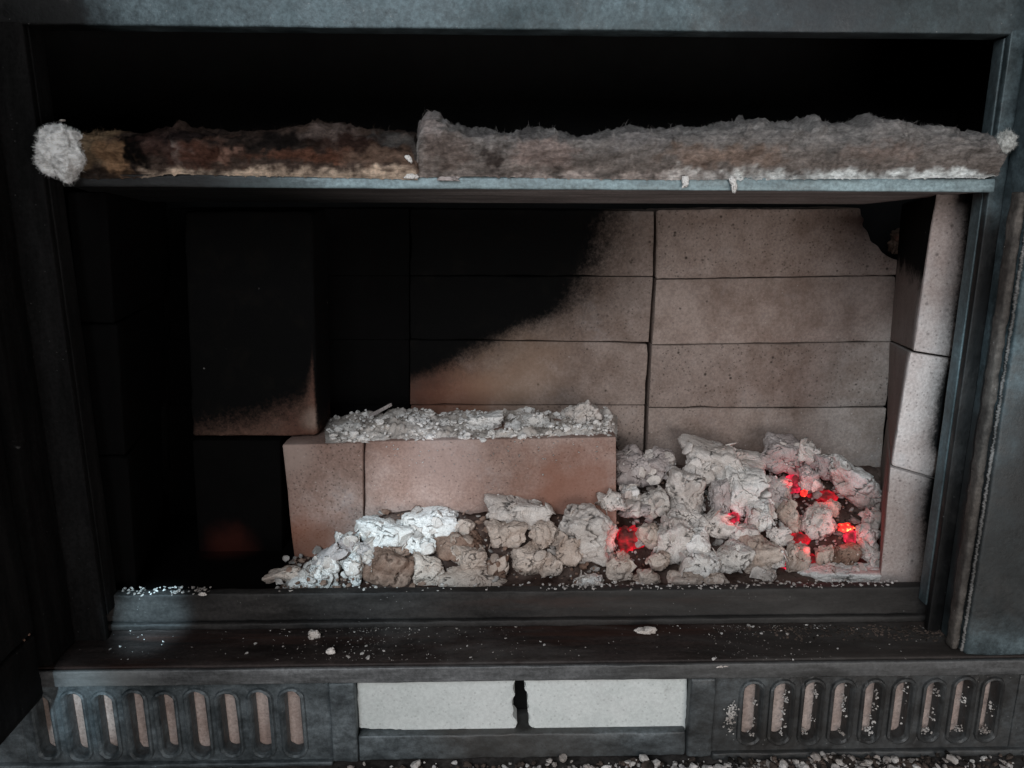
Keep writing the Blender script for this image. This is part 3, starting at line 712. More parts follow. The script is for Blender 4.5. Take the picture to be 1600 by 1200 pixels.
coals = [
 (985, 735, 66, 62, 0, 'mauve', 'dull mauve-grey coal against the right end of the long loose brick'),
 (1026, 728, 58, 48, 8, 'mauve', 'smooth mauve-grey coal in front of the joint in the back wall'),
 (1128, 722, 122, 60, -4, 'grey', 'broad pale coal crowning the heap, widest at the top'),
 (1092, 742, 46, 44, 10, 'grey', 'small grey coal left beneath the broad crowning coal'),
 (1156, 764, 76, 80, 5, 'white', 'large white cracked coal hanging below the crowning coal'),
 (1072, 772, 72, 84, 6, 'grey', 'tall pale coal left of the large white cracked one'),
 (1068, 806, 52, 44, 0, 'grey', 'blunt pale foot below the tall pale coal'),
 (1124, 782, 34, 60, 12, 'mauve', 'narrow dull coal wedged between two pale ones'),
 (1221, 712, 64, 56, -14, 'mauve', 'jagged mauve coal at the top right of the heap'),
 (1257, 709, 36, 38, 12, 'grey', 'small pale block on top beside the jagged mauve coal'),
 (1288, 727, 44, 42, -8, 'mauve', 'round dull coal behind the long slanting one'),
 (1336, 754, 100, 52, -36, 'grey', 'long pale coal slanting down to the right beside the wall'),
 (1211, 767, 48, 48, 0, 'mauve', 'pitted brownish coal under the jagged one, left of the pink glow'),
 (1266, 752, 28, 44, 20, 'mauve', 'thin pinkish coal right of the pink glow'),
 (914, 832, 92, 84, -22, 'grey', 'big furrowed pale coal with deep diagonal grooves'),
 (958, 785, 36, 32, 12, 'grey', 'rough grey chip leaning at the end of the long brick'),
 (984, 771, 30, 26, -15, 'white', 'small bright square chip near the end of the long brick'),
 (1022, 788, 42, 42, 6, 'speck', 'hollow grey coal with a dark centre above the red cleft'),
 (993, 797, 44, 26, -5, 'mauve', 'low greyish coal bridging above the red cleft'),
 (1014, 836, 42, 34, -20, 'tan', 'tan wedge-shaped coal pointing into the red cleft'),
 (1052, 842, 58, 74, -4, 'grey', 'stout pale coal right of the red cleft'),
 (1088, 852, 44, 60, 12, 'white', 'upright whitish coal with a forked head'),
 (1116, 820, 50, 44, -6, 'grey', 'rounded pale coal left of the small bright red glow'),
 (1188, 808, 46, 42, 8, 'white', 'knobbly white coal right of the small bright red glow'),
 (1160, 835, 40, 26, 0, 'grey', 'flat pale coal beneath the small bright red glow'),
 (1098, 884, 70, 44, -12, 'white', 'pale angular coal low in the middle of the right heap'),
 (1142, 874, 46, 62, -16, 'speck', 'coal with black flecks leaning to the right'),
 (1184, 866, 70, 58, -14, 'tan', 'large coal with a bare brown face and pale rim'),
 (1212, 872, 32, 34, 6, 'white', 'pale block stuck at the right of the brown-faced coal'),
 (1216, 838, 32, 28, 0, 'grey', 'small pale coal above the brown-faced coal'),
 (1233, 806, 30, 54, 22, 'tan', 'leaning tan finger of coal below the pink glow'),
 (1276, 815, 52, 56, -8, 'speck', 'round flecked grey coal left of the hottest glow'),
 (1298, 793, 30, 22, -6, 'tan', 'small tan chip above the flecked round coal'),
 (1244, 872, 34, 46, -8, 'tan', 'tan egg-shaped coal between two small red glows'),
 (1288, 868, 32, 30, 0, 'tan', 'small tan coal under the flecked round one'),
 (1320, 866, 42, 34, 6, 'brown', 'brown crumbly coal below the hottest glow'),
 (1352, 842, 36, 36, 0, 'grey', 'grey knob right of the hottest glow'),
 (1364, 810, 28, 28, 0, 'grey', 'small grey coal touching the side bricks'),
 (1361, 868, 34, 34, -10, 'grey', 'pale coal low against the side bricks'),
 (1318, 899, 124, 34, 2, 'white', 'long low heap of pale ash in the front right corner'),
 (1196, 899, 40, 20, 0, 'grey', 'little pale coal on the front edge right of centre'),
 (1071, 908, 50, 26, 0, 'tan', 'square-edged pale coal on the front edge'),
 (1117, 909, 42, 24, 0, 'tan', 'square-edged coal split from its neighbour by a straight crack'),
 (970, 892, 42, 48, 16, 'tan', 'upright tan coal near the front left of the red cleft'),
 (1012, 905, 46, 30, -6, 'tan', 'low lumpy tan coal by the front edge'),
 (1030, 876, 34, 26, 10, 'tan', 'small tan coal under the stout pale one'),
 (922, 911, 46, 22, 3, 'white', 'bright white chip lying alone on the front edge'),
 (808, 800, 98, 40, -3, 'grey', 'flat layered grey coal leaning on the long brick'),
 (792, 832, 66, 44, -6, 'tan', 'pale block under the flat layered coal'),
 (848, 834, 58, 42, 8, 'tan', 'pale knobbly coal right under the flat layered one'),
 (890, 862, 40, 44, -6, 'tan', 'brownish coal left of the furrowed pale one'),
 (826, 876, 60, 46, 4, 'tan', 'crumbling brown coal low in the middle'),
 (862, 882, 36, 34, -8, 'tan', 'small pale coal beside the crumbling brown one'),
 (716, 852, 78, 44, 6, 'brown', 'rusty brown coal under the white arched one'),
 (603, 834, 84, 52, -10, 'white', 'big bright white coal at the left end of the heap'),
 (672, 814, 92, 36, 4, 'white', 'bright white arched coal against the long brick'),
 (727, 823, 36, 26, -10, 'tan', 'small dull coal at the right end of the arched one'),
 (654, 850, 50, 46, -8, 'white', 'white crumbly coal between the arched and the brown ones'),
 (610, 888, 84, 66, 2, 'brown', 'broad brown slab-sided coal at the front left'),
 (672, 893, 46, 50, -6, 'tan', 'pale tan coal right of the broad brown one'),
 (738, 903, 96, 32, 0, 'tan', 'low triangular tan coal on the front edge'),
 (736, 872, 62, 40, -16, 'tan', 'broken tan coal above the low triangular one'),
 (776, 888, 40, 34, 10, 'brown', 'dark brown coal right of the broken tan one'),
 (487, 905, 74, 34, 24, 'white', 'bright white wedge at the heap\'s far left toe'),
 (517, 884, 36, 36, 30, 'white', 'small bright coal above the far left white wedge'),
 (555, 890, 28, 58, -4, 'white', 'upright white splinter of coal left of the broad brown one'),
 (542, 852, 34, 32, 20, 'mauve', 'small dull coal leaning on the short loose brick'),
 (505, 872, 84, 22, 38, 'mauve', 'long thin dull coal sloping down to the left'),
 (444, 897, 54, 18, 12, 'tan', 'flat tan flake at the leftmost tip of the heap'),
 (575, 862, 40, 30, -12, 'mauve', 'dull coal in the gap left under the big bright white one'),
]
for i, (px, py, cw, ch, t, mk, lab) in enumerate(coals):
    big = cw*ch > 1800
    lump('ashy_coal', px, py, cw*1.17, ch*1.17, t, MA[mk], 100+i*3, lab, 'coal', G, sub=5 if not big else 6, cracks=1.0, rough=0.8)
rf = random.Random(21)
def flakes(name, n, mat, label, smin, smax, fl, pick, lift=0.3):
    V, F = ico(2); verts, faces = [], []; cand = [q for q in LV if pick(q)]
    for _ in range(n):
        p, nn, mt = rf.choice(cand); s_ = rf.uniform(smin, smax)
        zax = (nn+Vector([rf.gauss(0, 0.45) for _ in range(3)])).normalized()
        xax = zax.cross(Vector([rf.gauss(0, 1) for _ in range(3)])).normalized(); yax = zax.cross(xax)
        asp = rf.uniform(.5, 1.0); curl = rf.uniform(-.45, .25); so = Vector((rf.uniform(0, 99), 0, 0)); b0 = len(verts)
        for d in V:
            ang = math.atan2(d.y, d.x); rr_ = 1+0.55*noise.noise(Vector((cos(ang)*1.5, sin(ang)*1.5, 0))+so)
            x_, y_ = d.x*rr_, d.y*rr_*asp
            z_ = d.z*fl+curl*x_*x_+0.22*noise.noise(Vector((x_*1.6, y_*1.6, 3))+so)
            verts.append(p+(xax*x_+yax*y_+zax*(z_+fl*lift))*s_)
        faces.extend([tuple(b0+i for i in f_) for f_ in F])
    o = new_mesh(name, verts, faces, mat, smooth=True); return tag(o, label, 'ash flakes', kind='stuff')
light_ = lambda q: q[2] in (MA['white'], MA['grey'], MA['speck'], MA['mauve'])
flakes('ash_flakes', 300, MA['grey'], 'thin curled pale ash flakes peeling from the coals', 0.0035, 0.0085, 0.09, light_)
flakes('ash_flakes', 80, MA['tan'], 'thin curled tan ash flakes on the brownish coals', 0.003, 0.007, 0.09, lambda q: not light_(q))
flakes('ash_powder', 350, MA['white'], 'fine white ash powder clinging to the pale coals', 0.0004, 0.0013, 0.6, light_)
flakes('ash_powder', 160, MA['tan'], 'fine tan ash powder clinging to the brownish coals', 0.0004, 0.0014, 0.6, lambda q: not light_(q))
GG = 'glowing embers in the gaps of the heap'
embers = [
 (980, 842, 64, 66, E_red, 'deep red glow in the wide cleft left in the heap', 0.012),
 (1145, 812, 30, 38, E_pink, 'small bright red glow in the middle of the heap', 0.006),
 (1240, 756, 42, 52, E_pink, 'pink-red glow under the jagged mauve coal', 0.010),
 (1256, 771, 12, 13, E_hot, 'tiny orange spot below the pink glow', -0.012),
 (1290, 776, 60, 30, E_red, 'dull red band under the long slanting coal', 0.010),
 (1320, 824, 38, 16, E_hot, 'hottest orange-red glow near the side bricks', -0.004),
 (1328, 840, 20, 32, E_pink, 'bright red streak below the hottest glow', 0.004),
 (1228, 880, 22, 26, E_pink, 'little red glow left of the tan egg-shaped coal', 0.006),
 (1268, 876, 30, 30, E_red, 'dark red glow right of the tan egg-shaped coal', 0.010),
 (1072, 848, 30, 40, E_dim, 'faint red slit right of the stout pale coal', 0.012),
 (1246, 842, 50, 30, E_red, 'faint red patch under the leaning tan finger', 0.012),
 (886, 848, 56, 36, E_dim, 'maroon ember behind the brownish coal', 0.012),
 (1168, 846, 40, 22, E_dim, 'faint red seam over the brown-faced coal', 0.012),
 (1030, 775, 26, 26, E_dim, 'faint pink seam above the hollow grey coal', 0.012),
]
for i, (px, py, cw, ch, mt, lab, dy) in enumerate(embers):
    lump('glowing_ember', px, py, cw*(0.82 if cw > 20 else 1), ch*(0.82 if cw > 20 else 1), 0, mt, 500+i, lab, 'ember', GG, Y=surf_Y(px, py)+dy+0.003, sub=5, cracks=0.6, rough=1.4)

def ember_light(px, py, dy, power):
    l = bpy.data.lights.new('ember_light', 'POINT'); l.energy = power; l.color = (1.0, 0.05, 0.06); l.shadow_soft_size = 0.003
    o = bpy.data.objects.new('ember_light', l); C.objects.link(o); o.location = P(px, py, surf_Y(px, py)+dy)
ember_light(972, 842, -0.012, 0.003); ember_light(1145, 812, -0.012, 0.0015); ember_light(1238, 752, -0.012, 0.004)
ember_light(1322, 830, -0.012, 0.006); ember_light(1290, 778, -0.012, 0.004); ember_light(1262, 858, -0.010, 0.003)

# bed of ash under the coals
def bed_h(X, Y):
    # surface of the heap a little under the coals
    py = 915-(Y-0.606)/0.00055
    px = 774+X/Y*FPX*1.0
    zr = P(px, py, Y).z-0.024
    zl = P(px, 915-(Y-0.606)/0.00038, Y).z-0.018
    k = min(1, max(0, (px-930)/60)); z = zr*k+zl*(1-k)
    if Y > 0.70: z -= (Y-0.70)*0.6
    fall = min(1, max(0, (px-470)/120)); z = ZFL+(z-ZFL)*fall
    return z
vs, fs = [], []; NX, NY = 220, 50
x0, x1 = wx(430, 900, 0.6), wx(1392, 900, 0.62)
for j in range(NY+1):
    for i in range(NX+1):
        X = x0+(x1+0.06-x0)*i/NX; Y = 0.592+(YB-0.004-0.592)*j/NY
        X = min(X, x1+(Y-0.6)*0.38)
        px = 774+X/Y*FPX
        z = bed_h(X, Y)
        if px < 964 and Y > YP-0.004: z = min(z, ZFL+0.02)
        if Y < 0.60: z = ZFL+(z-ZFL)*(Y-0.588)/0.012*0.7
        z += 0.0035*noise.fractal(Vector((X, Y, 0))*60, 0.9, 2.1, 4)
        vs.append((X, Y, max(z, ZFL+0.0005)))
for j in range(NY):
    for i in range(NX):
        a = j*(NX+1)+i; fs.append((a, a+1, a+NX+2, a+NX+1))
tag(new_mesh('ash_bed', vs, fs, M_bed, smooth=True), 'brown ash and char bed under the heaped coals', 'ash', kind='stuff')

# crumbs
def crumb_mesh(name, items, mat, label, sub=1, kind='stuff', cat='ash crumbs'):
    """items: (pos, size, flat)"""
    V, F = ico(sub); verts, faces = [], []
    rnd = random.Random(len(items))
    for (p, s_, fl) in items:
        b0 = len(verts); rot = Euler((rnd.uniform(-.5, .5), rnd.uniform(-.5, .5), rnd.uniform(0, 6.3))).to_matrix()
        sc = Vector((rnd.uniform(.7, 1.3), rnd.uniform(.6, 1.1), rnd.uniform(.5, 1.0)*fl))
        pls = [(Vector([rnd.gauss(0, 1) for _ in range(3)]).normalized(), rnd.uniform(.55, 1)) for _ in range(9)]
        for d in V:
            r = min([1.25]+[o_/max(1e-3, n_.dot(d)) for n_, o_ in pls if n_.dot(d) > 0.2])*(1+rnd.uniform(-.10, .10))
            verts.append(Vector(p)+rot @ Vector((d.x*sc.x, d.y*sc.y, d.z*sc.z))*s_*r)
        faces.extend([tuple(b0+i for i in f_) for f_ in F])
    o = new_mesh(name, verts, faces, mat); return tag(o, label, cat, kind=kind)
rnd = random.Random(3)
it, itd = [], []
for _ in range(4200):
    X = rnd.uniform(x0, x1+0.03); Y = 0.594+(rnd.random()**1.5)*0.15
    px = 774+X/Y*FPX
    if px > 1385 or (px < 964 and Y > YP-0.006): continue
    z = bed_h(X, Y)
    if Y < 0.60: z = ZFL+(z-ZFL)*max(0, (Y-0.588)/0.012)*0.7
    s_ = rnd.uniform(0.0006, 0.0020)*(1.6 if rnd.random() < 0.12 else 1)
    dd = it if rnd.random() < (0.45 if px < 930 else 0.8) else itd
    dd.append(((X, Y, z+rnd.uniform(-.001, .006)), s_, 0.9))
for _ in range(480):
    X = rnd.uniform(x0, x1+0.03); Y = 0.598+(rnd.random()**1.4)*0.13
    px = 774+X/Y*FPX
    if px > 1385 or (px < 964 and Y > YP-0.008): continue
    (it if px > 930 or rnd.random() < .6 else itd).append(((X, Y, bed_h(X, Y)+rnd.uniform(.002, .015)), rnd.uniform(.0018, .0048), 0.85))
for _ in range(1300):
    px = rnd.uniform(440, 1385); Y = rnd.uniform(0.5945, 0.612); z = bed_h(wx(px, 910, Y), Y)
    s_ = rnd.uniform(.0006, .0030)*(1.0 if rnd.random() < .8 else 1.25)
    (it if rnd.random() < (.5 if px < 900 else .75) else itd).append(((wx(px, 910, Y), Y, ZFL+(z-ZFL)*min(1, (Y-0.588)/0.016)*rnd.uniform(.5, 1.0)+rnd.uniform(0, .004)), s_, .8))
crumb_mesh('ash_crumbs', it, M_crumb, 'pale ash crumbs filling the gaps between the coals', sub=2)
crumb_mesh('char_crumbs', itd, MA['brown'], 'brown char crumbs filling the gaps between the coals')
# along the front edge on the riser top
it = []
for _ in range(420):
    px = rnd.choice([rnd.uniform(430, 1400), rnd.uniform(190, 330), rnd.uniform(1150, 1400), rnd.uniform(850, 1150)])
    Y = rnd.uniform(YL+0.001, YL+0.013); it.append(((wx(px, 920, Y), Y, ZR+rnd.uniform(-0.001, .0012)), rnd.uniform(.0004, .0016), .6))
crumb_mesh('edge_crumbs', it, M_crumb, 'ash crumbs strewn along the front edge of the firebox', sub=2)
# white ash on the long loose brick
def top_h(px, Y):
    t = (Y-YP)/0.075
    env = min(1, max(0, (px-512)/50))*min(1, max(0, (962-px)/12))*min(1, max(0, (t-0.02)/0.18))
    env *= 0.25+0.75*min(1, max(0, 0.75+1.4*noise.noise(Vector((px/55, Y*35, 7)))))
    a_ = 0.5+0.5*noise.fractal(Vector((px/38, Y*55, 2)), 0.8, 2.1, 3)
    b_ = noise.voronoi(Vector((px/13, Y*120, 1)))[0]
    return env*(0.002+0.012*max(0, a_-0.1)+0.004*(b_[1]-b_[0]))
vs, fs, NX, NY = [], [], 300, 44
for j in range(NY+1):
    for i in range(NX+1):
        px = 508+456*i/NX; Y = YP+0.0015+0.078*j/NY
        X = wx(px, 680, Y); h_ = top_h(px, Y)
        vs.append((X+0.0012*N3((X, Y, 3), 400), Y+0.0012*N3((X, Y, 9), 400), ZP-0.0012+h_+0.0016*noise.fractal(Vector((X, Y, 0))*260, .7, 2.1, 3)*min(1, h_/0.002)))
for j in range(NY):
    for i in range(NX):
        a = j*(NX+1)+i; fs.append((a, a+1, a+NX+2, a+NX+1))
tag(new_mesh('brick_top_ash', vs, fs, MA['speck'], smooth=True), 'uneven grey ash lying along the top of the long loose brick', 'ash', kind='stuff')
it = []
for _ in range(1000):
    px = rnd.uniform(514, 958); Y = YP+0.002+0.075*rnd.random()**1.2
    s_ = rnd.uniform(.0005, .0020)*(2.2 if rnd.random() < .16 else 1)
    if noise.noise(Vector((px/40, Y*40, 5))) < -0.12: continue
    it.append(((wx(px, 680, Y), Y, ZP+top_h(px, Y)+s_*0.2), s_, .85))
crumb_mesh('brick_top_crumbs', it, MA['white'], 'white ash crumbs on the top of the long loose brick', sub=2)
for (px, py, cw, ch, t, lab) in ((912, 648, 50, 40, 30, 'pointed ash lump standing at the right end of the brick-top ash'),
                                 (652, 666, 46, 30, 0, 'rounded ash lump left of centre on the brick-top ash'),
                                 (756, 660, 60, 26, 5, 'largest white ash lump mid-way along the brick-top ash'),
                                 (840, 660, 44, 28, -10, 'crumpled ash lump right of centre on the brick-top ash'),
                                 (700, 666, 34, 22, 0, 'small ash lump between two larger ones on the brick top'),
                                 (800, 670, 36, 22, 10, 'low ash lump near the brick-top front edge'),
                                 (548, 668, 40, 18, 5, 'leftmost small ash lump on the brick top')):
    lump('ash_lump', px, py, cw*1.1, ch*1.25, t, MA['grey' if px > 880 else 'white'], int(px)+7, lab, 'ash lump', 'ash lumps on top of the loose brick', Y=YP+0.035, sub=5, rough=1.6)
# splinter leaning behind the ash
a, b = P(566, 657, YP+0.05), P(612, 632, YP+0.075)
d = (b-a); side_v = d.cross(Vector((0, 1, 0))).normalized()*0.0022; dv = Vector((0, 0.002, 0))
sp_f = [b-side_v*0.7, b+side_v*0.7, a+side_v, a-side_v]
o = slab('splinter', sp_f, [v+dv for v in sp_f], MA['mauve'], r=0.0006, n=(3, 6, 2)); ground_origin(o)
tag(o, 'thin grey splinter leaning behind the brick-top ash', 'splinter')

# flakes on ledge
it, itd = [], []
def led(px, py): return PZ(px, py, ZL)
for px, py, s_ in ((445, 984, 3), (452, 988, 2), (572, 1010, 4), (566, 1022, 4), (640, 983, 2), (655, 985, 3), (730, 1010, 3), (770, 1020, 3), (790, 998, 4), (735, 1028, 3), (668, 975, 3), (590, 976, 2),
                   (545, 1027, 5), (575, 1028, 6), (800, 1023, 2), (225, 1000, 2), (255, 1003, 2), (300, 1012, 2), (172, 1015, 3), (600, 1018, 3), (915, 1012, 2), (1190, 990, 4), (1230, 992, 4), (1108, 992, 2), (1140, 1003, 2), (1220, 986, 3), (640, 992, 3), (850, 1008, 4), (844, 1003, 3)):
    it.append((led(px, py)+Vector((0, 0, .0005)), s_*0.00042, .4))
for _ in range(900):
    px = rnd.choice([rnd.uniform(160, 1500), rnd.uniform(420, 820), rnd.uniform(1100, 1300), rnd.gauss(570, 50)]); py = rnd.uniform(976, 1032)
    it.append((led(px, py if rnd.random() < .6 else 976+abs(rnd.gauss(0, 5))), rnd.uniform(.0002, .0008)*(rnd.uniform(1.5, 2.6) if rnd.random() < .05 else rnd.uniform(.5, 1.2)), .4))
for _ in range(520):
    px = rnd.triangular(1080, 1530, 1480); py = 985+rnd.gauss(0, 7)+(px-1250)*0.01
    if py < 977: continue
    itd.append((led(px, py), rnd.uniform(.0004, .0018), .6))
crumb_mesh('ledge_flakes', it, M_crumb, 'tiny pale ash flakes scattered over the ledge', sub=1)
crumb_mesh('ledge_char', itd, M_crumbd, 'black char crumbs gathered on the right of the ledge', sub=1)
for px, py, cw, ch, lab in ((1008, 985, 38, 13, 'largest pale ash flake on the ledge, right of centre'), (490, 991, 22, 16, 'crumpled pale flake on the left of the ledge'),
                            (516, 1018, 17, 13, 'small split pale flake near the ledge\'s front edge'), (316, 928, 16, 7, 'lone pale crumb on the far left of the firebox lip'),
                            (1128, 1040, 30, 6, 'flat ash smear on the plate lip right of centre')):
    Yl = PZ(px, py+ch/2, ZL if py > 940 else ZR).y
    lump('ash_flake', px, py, cw, ch, 0, MA['grey'], int(px), lab, 'ash flake', 'ash flakes on the ledge', Y=max(Yl, YF-0.003), sub=4, rough=1.3, deep=0.6)

# ------------------------------------------------------------------ insulation wool
def lerp_pts(pts, x):
    if x <= pts[0][0]: return pts[0][1]
    for a, b in zip(pts, pts[1:]):
        if x <= b[0]: t = (x-a[0])/(b[0]-a[0]); return a[1]+(b[1]-a[1])*t
    return pts[-1][1]
BL = [ # colour blobs: px, py, rx, ry, colour, weight
 (120, 235, 60, 40, (0.30, 0.19, 0.09), .8), (180, 250, 26, 26, (0.45, 0.22, 0.08), .8), (160, 218, 24, 12, (0.36, 0.22, 0.10), .7), (222, 240, 22, 50, (0.012, 0.009, 0.008), 1),
 (262, 228, 36, 26, (0.10, 0.045, 0.035), .8), (280, 240, 13, 18, (0.42, 0.34, 0.30), .8), (320, 245, 60, 18, (0.16, 0.055, 0.03), .9), (358, 240, 14, 18, (0.42, 0.20, 0.13), .9),
 (300, 215, 60, 10, (0.03, 0.02, 0.02), .9), (430, 228, 70, 18, (0.018, 0.014, 0.013), 1), (520, 215, 50, 12, (0.20, 0.14, 0.12), .8), (560, 232, 60, 14, (0.05, 0.022, 0.016), .9),
 (480, 250, 90, 8, (0.22, 0.07, 0.03), .8), (600, 250, 60, 12, (0.30, 0.17, 0.11), .8), (620, 222, 36, 12, (0.12, 0.115, 0.11), .8), (140, 270, 60, 12, (0.02, 0.014, 0.012), .9),
 (672, 205, 22, 22, (0.36, 0.30, 0.28), .8), (700, 240, 40, 24, (0.17, 0.12, 0.10), .6), (768, 252, 16, 20, (0.04, 0.028, 0.024), .8), (850, 245, 50, 22, (0.33, 0.24, 0.21), .6),
 (1000, 225, 60, 18, (0.24, 0.22, 0.215), .6), (1130, 250, 90, 14, (0.32, 0.22, 0.17), .7), (1380, 245, 60, 14, (0.26, 0.19, 0.16), .6), (1300, 215, 110, 24, (0.26, 0.245, 0.235), .7), (780, 215, 60, 12, (0.11, 0.10, 0.10), .7)]
def wool_col(px, py, frac, rightb):
    n1 = noise.fractal(Vector((px/26, py/14, 3.3)), 0.8, 2.1, 4)
    n2 = noise.noise(Vector((px/5, py/3, 1.0)))
    wv = noise.noise_vector(Vector((px/24, py/15, 8.0)))+0.6*noise.noise_vector(Vector((px/8, py/6, 4.0))); wpx, wpy = wv.x*26, wv.y*13
    base = Vector((0.215, 0.18, 0.16)) if rightb else Vector((0.10, 0.062, 0.046))
    if rightb: base = base.lerp(Vector((0.25, 0.235, 0.225)), min(1, max(0, frac*1.4-0.3)))
    for (bx, by, rx, ry, c, wt) in BL:
        if (bx > 655) != rightb: continue
        d = ((px-bx+wpx)/rx)**2+((py-by+wpy)/ry)**2+0.5*n1
        if d < 1.6: base = base.lerp(Vector(c), wt*max(0, min(1, (1.6-d)/1.3)))
    # scorched-free fringe next to the plate
    if not rightb:
        g_ = (base.x+base.y+base.z)/3; base = base.lerp(Vector((g_, g_*0.92, g_*0.86)), 0.33)
    fl = 266 if px > 1000 else (268 if px > 655 else 264)
    k = min(1, max(0, (py-fl+9*n1)/9))
    if rightb: fc = Vector((0.46, 0.38, 0.34)).lerp(Vector((0.80, 0.82, 0.80)), min(1, max(0, (px-1020)/230+0.3*n1)))
    else: fc = Vector((0.55, 0.42, 0.32))
    if not rightb: k *= min(1, max(0, (px-215+18*n1)/40))
    if rightb and px < 760: k *= 0.3
    base = base.lerp(fc, k*0.9)
    return base*(1+0.45*n1+0.25*n2)*(0.90 if rightb else (0.62 if py < fl-4 else 1))
M_wool = NT('mineral_wool')
at_ = M_wool.n('ShaderNodeAttribute', attribute_name='tint')
fz = M_wool.noise(500, 5, 0.75, M_wool.scaled((0.45, 1, 1)))
hs_ = M_wool.n('ShaderNodeHueSaturation'); M_wool.l(M_wool.ramp(fz, 0.28, 0.72, 0.6, 1.4), hs_.inputs['Value']); M_wool.l(at_.outputs['Color'], hs_.inputs['Color'])
M_wool.l(hs_.outputs[0], M_wool.b.inputs['Base Color']); M_wool.b.inputs['Roughness'].default_value = 1.0; M_wool.b.inputs['Specular IOR Level'].default_value = 0.03
M_wool.bump(M_wool.math('ADD', fz, M_wool.noise(1400, 3, 0.7)), 0.9, 0.0012)
M_wool = M_wool.m
def set_tint(me, cols):
    a_ = me.color_attributes.new('tint', 'FLOAT_COLOR', 'POINT')
    flat = []
    for c in cols: flat += [max(0, c[0]), max(0, c[1]), max(0, c[2]), 1]
    a_.data.foreach_set('color', flat)
def fibres(name, roots, mat, parent):
    """roots: (pos, normal, length, colour); thin bent ribbons"""
    vs, fs, cl = [], [], []; rr = random.Random(11)
    for p, n_, L, c in roots:
        d = (n_ + Vector([rr.gauss(0, .7) for _ in range(3)])).normalized()
        w_ = Vector([rr.gauss(0, 1) for _ in range(3)]).cross(d).normalized()*rr.uniform(.00006, .00016)
        cur = p-n_*0.0006; bnd = Vector([rr.gauss(0, .55) for _ in range(3)])
        b0 = len(vs)
        for k in range(4):
            ww = w_*(1-0.28*k); vs += [cur-ww, cur+ww]; cl += [c, c]
            cur = cur+d*(L/3); d = (d+bnd*0.6).normalized()
        for k in range(3): q = b0+2*k; fs.append((q, q+1, q+3, q+2))
    me = bpy.data.meshes.new(name); me.from_pydata([tuple(v) for v in vs], [], fs); me.materials.append(mat); set_tint(me, cl); me.update()
    o = bpy.data.objects.new(name, me); C.objects.link(o)
    if parent: o.parent = parent; o.matrix_parent_inverse = parent.matrix_world.inverted()
    o['kind'] = 'stuff'; return o
YW = 0.547
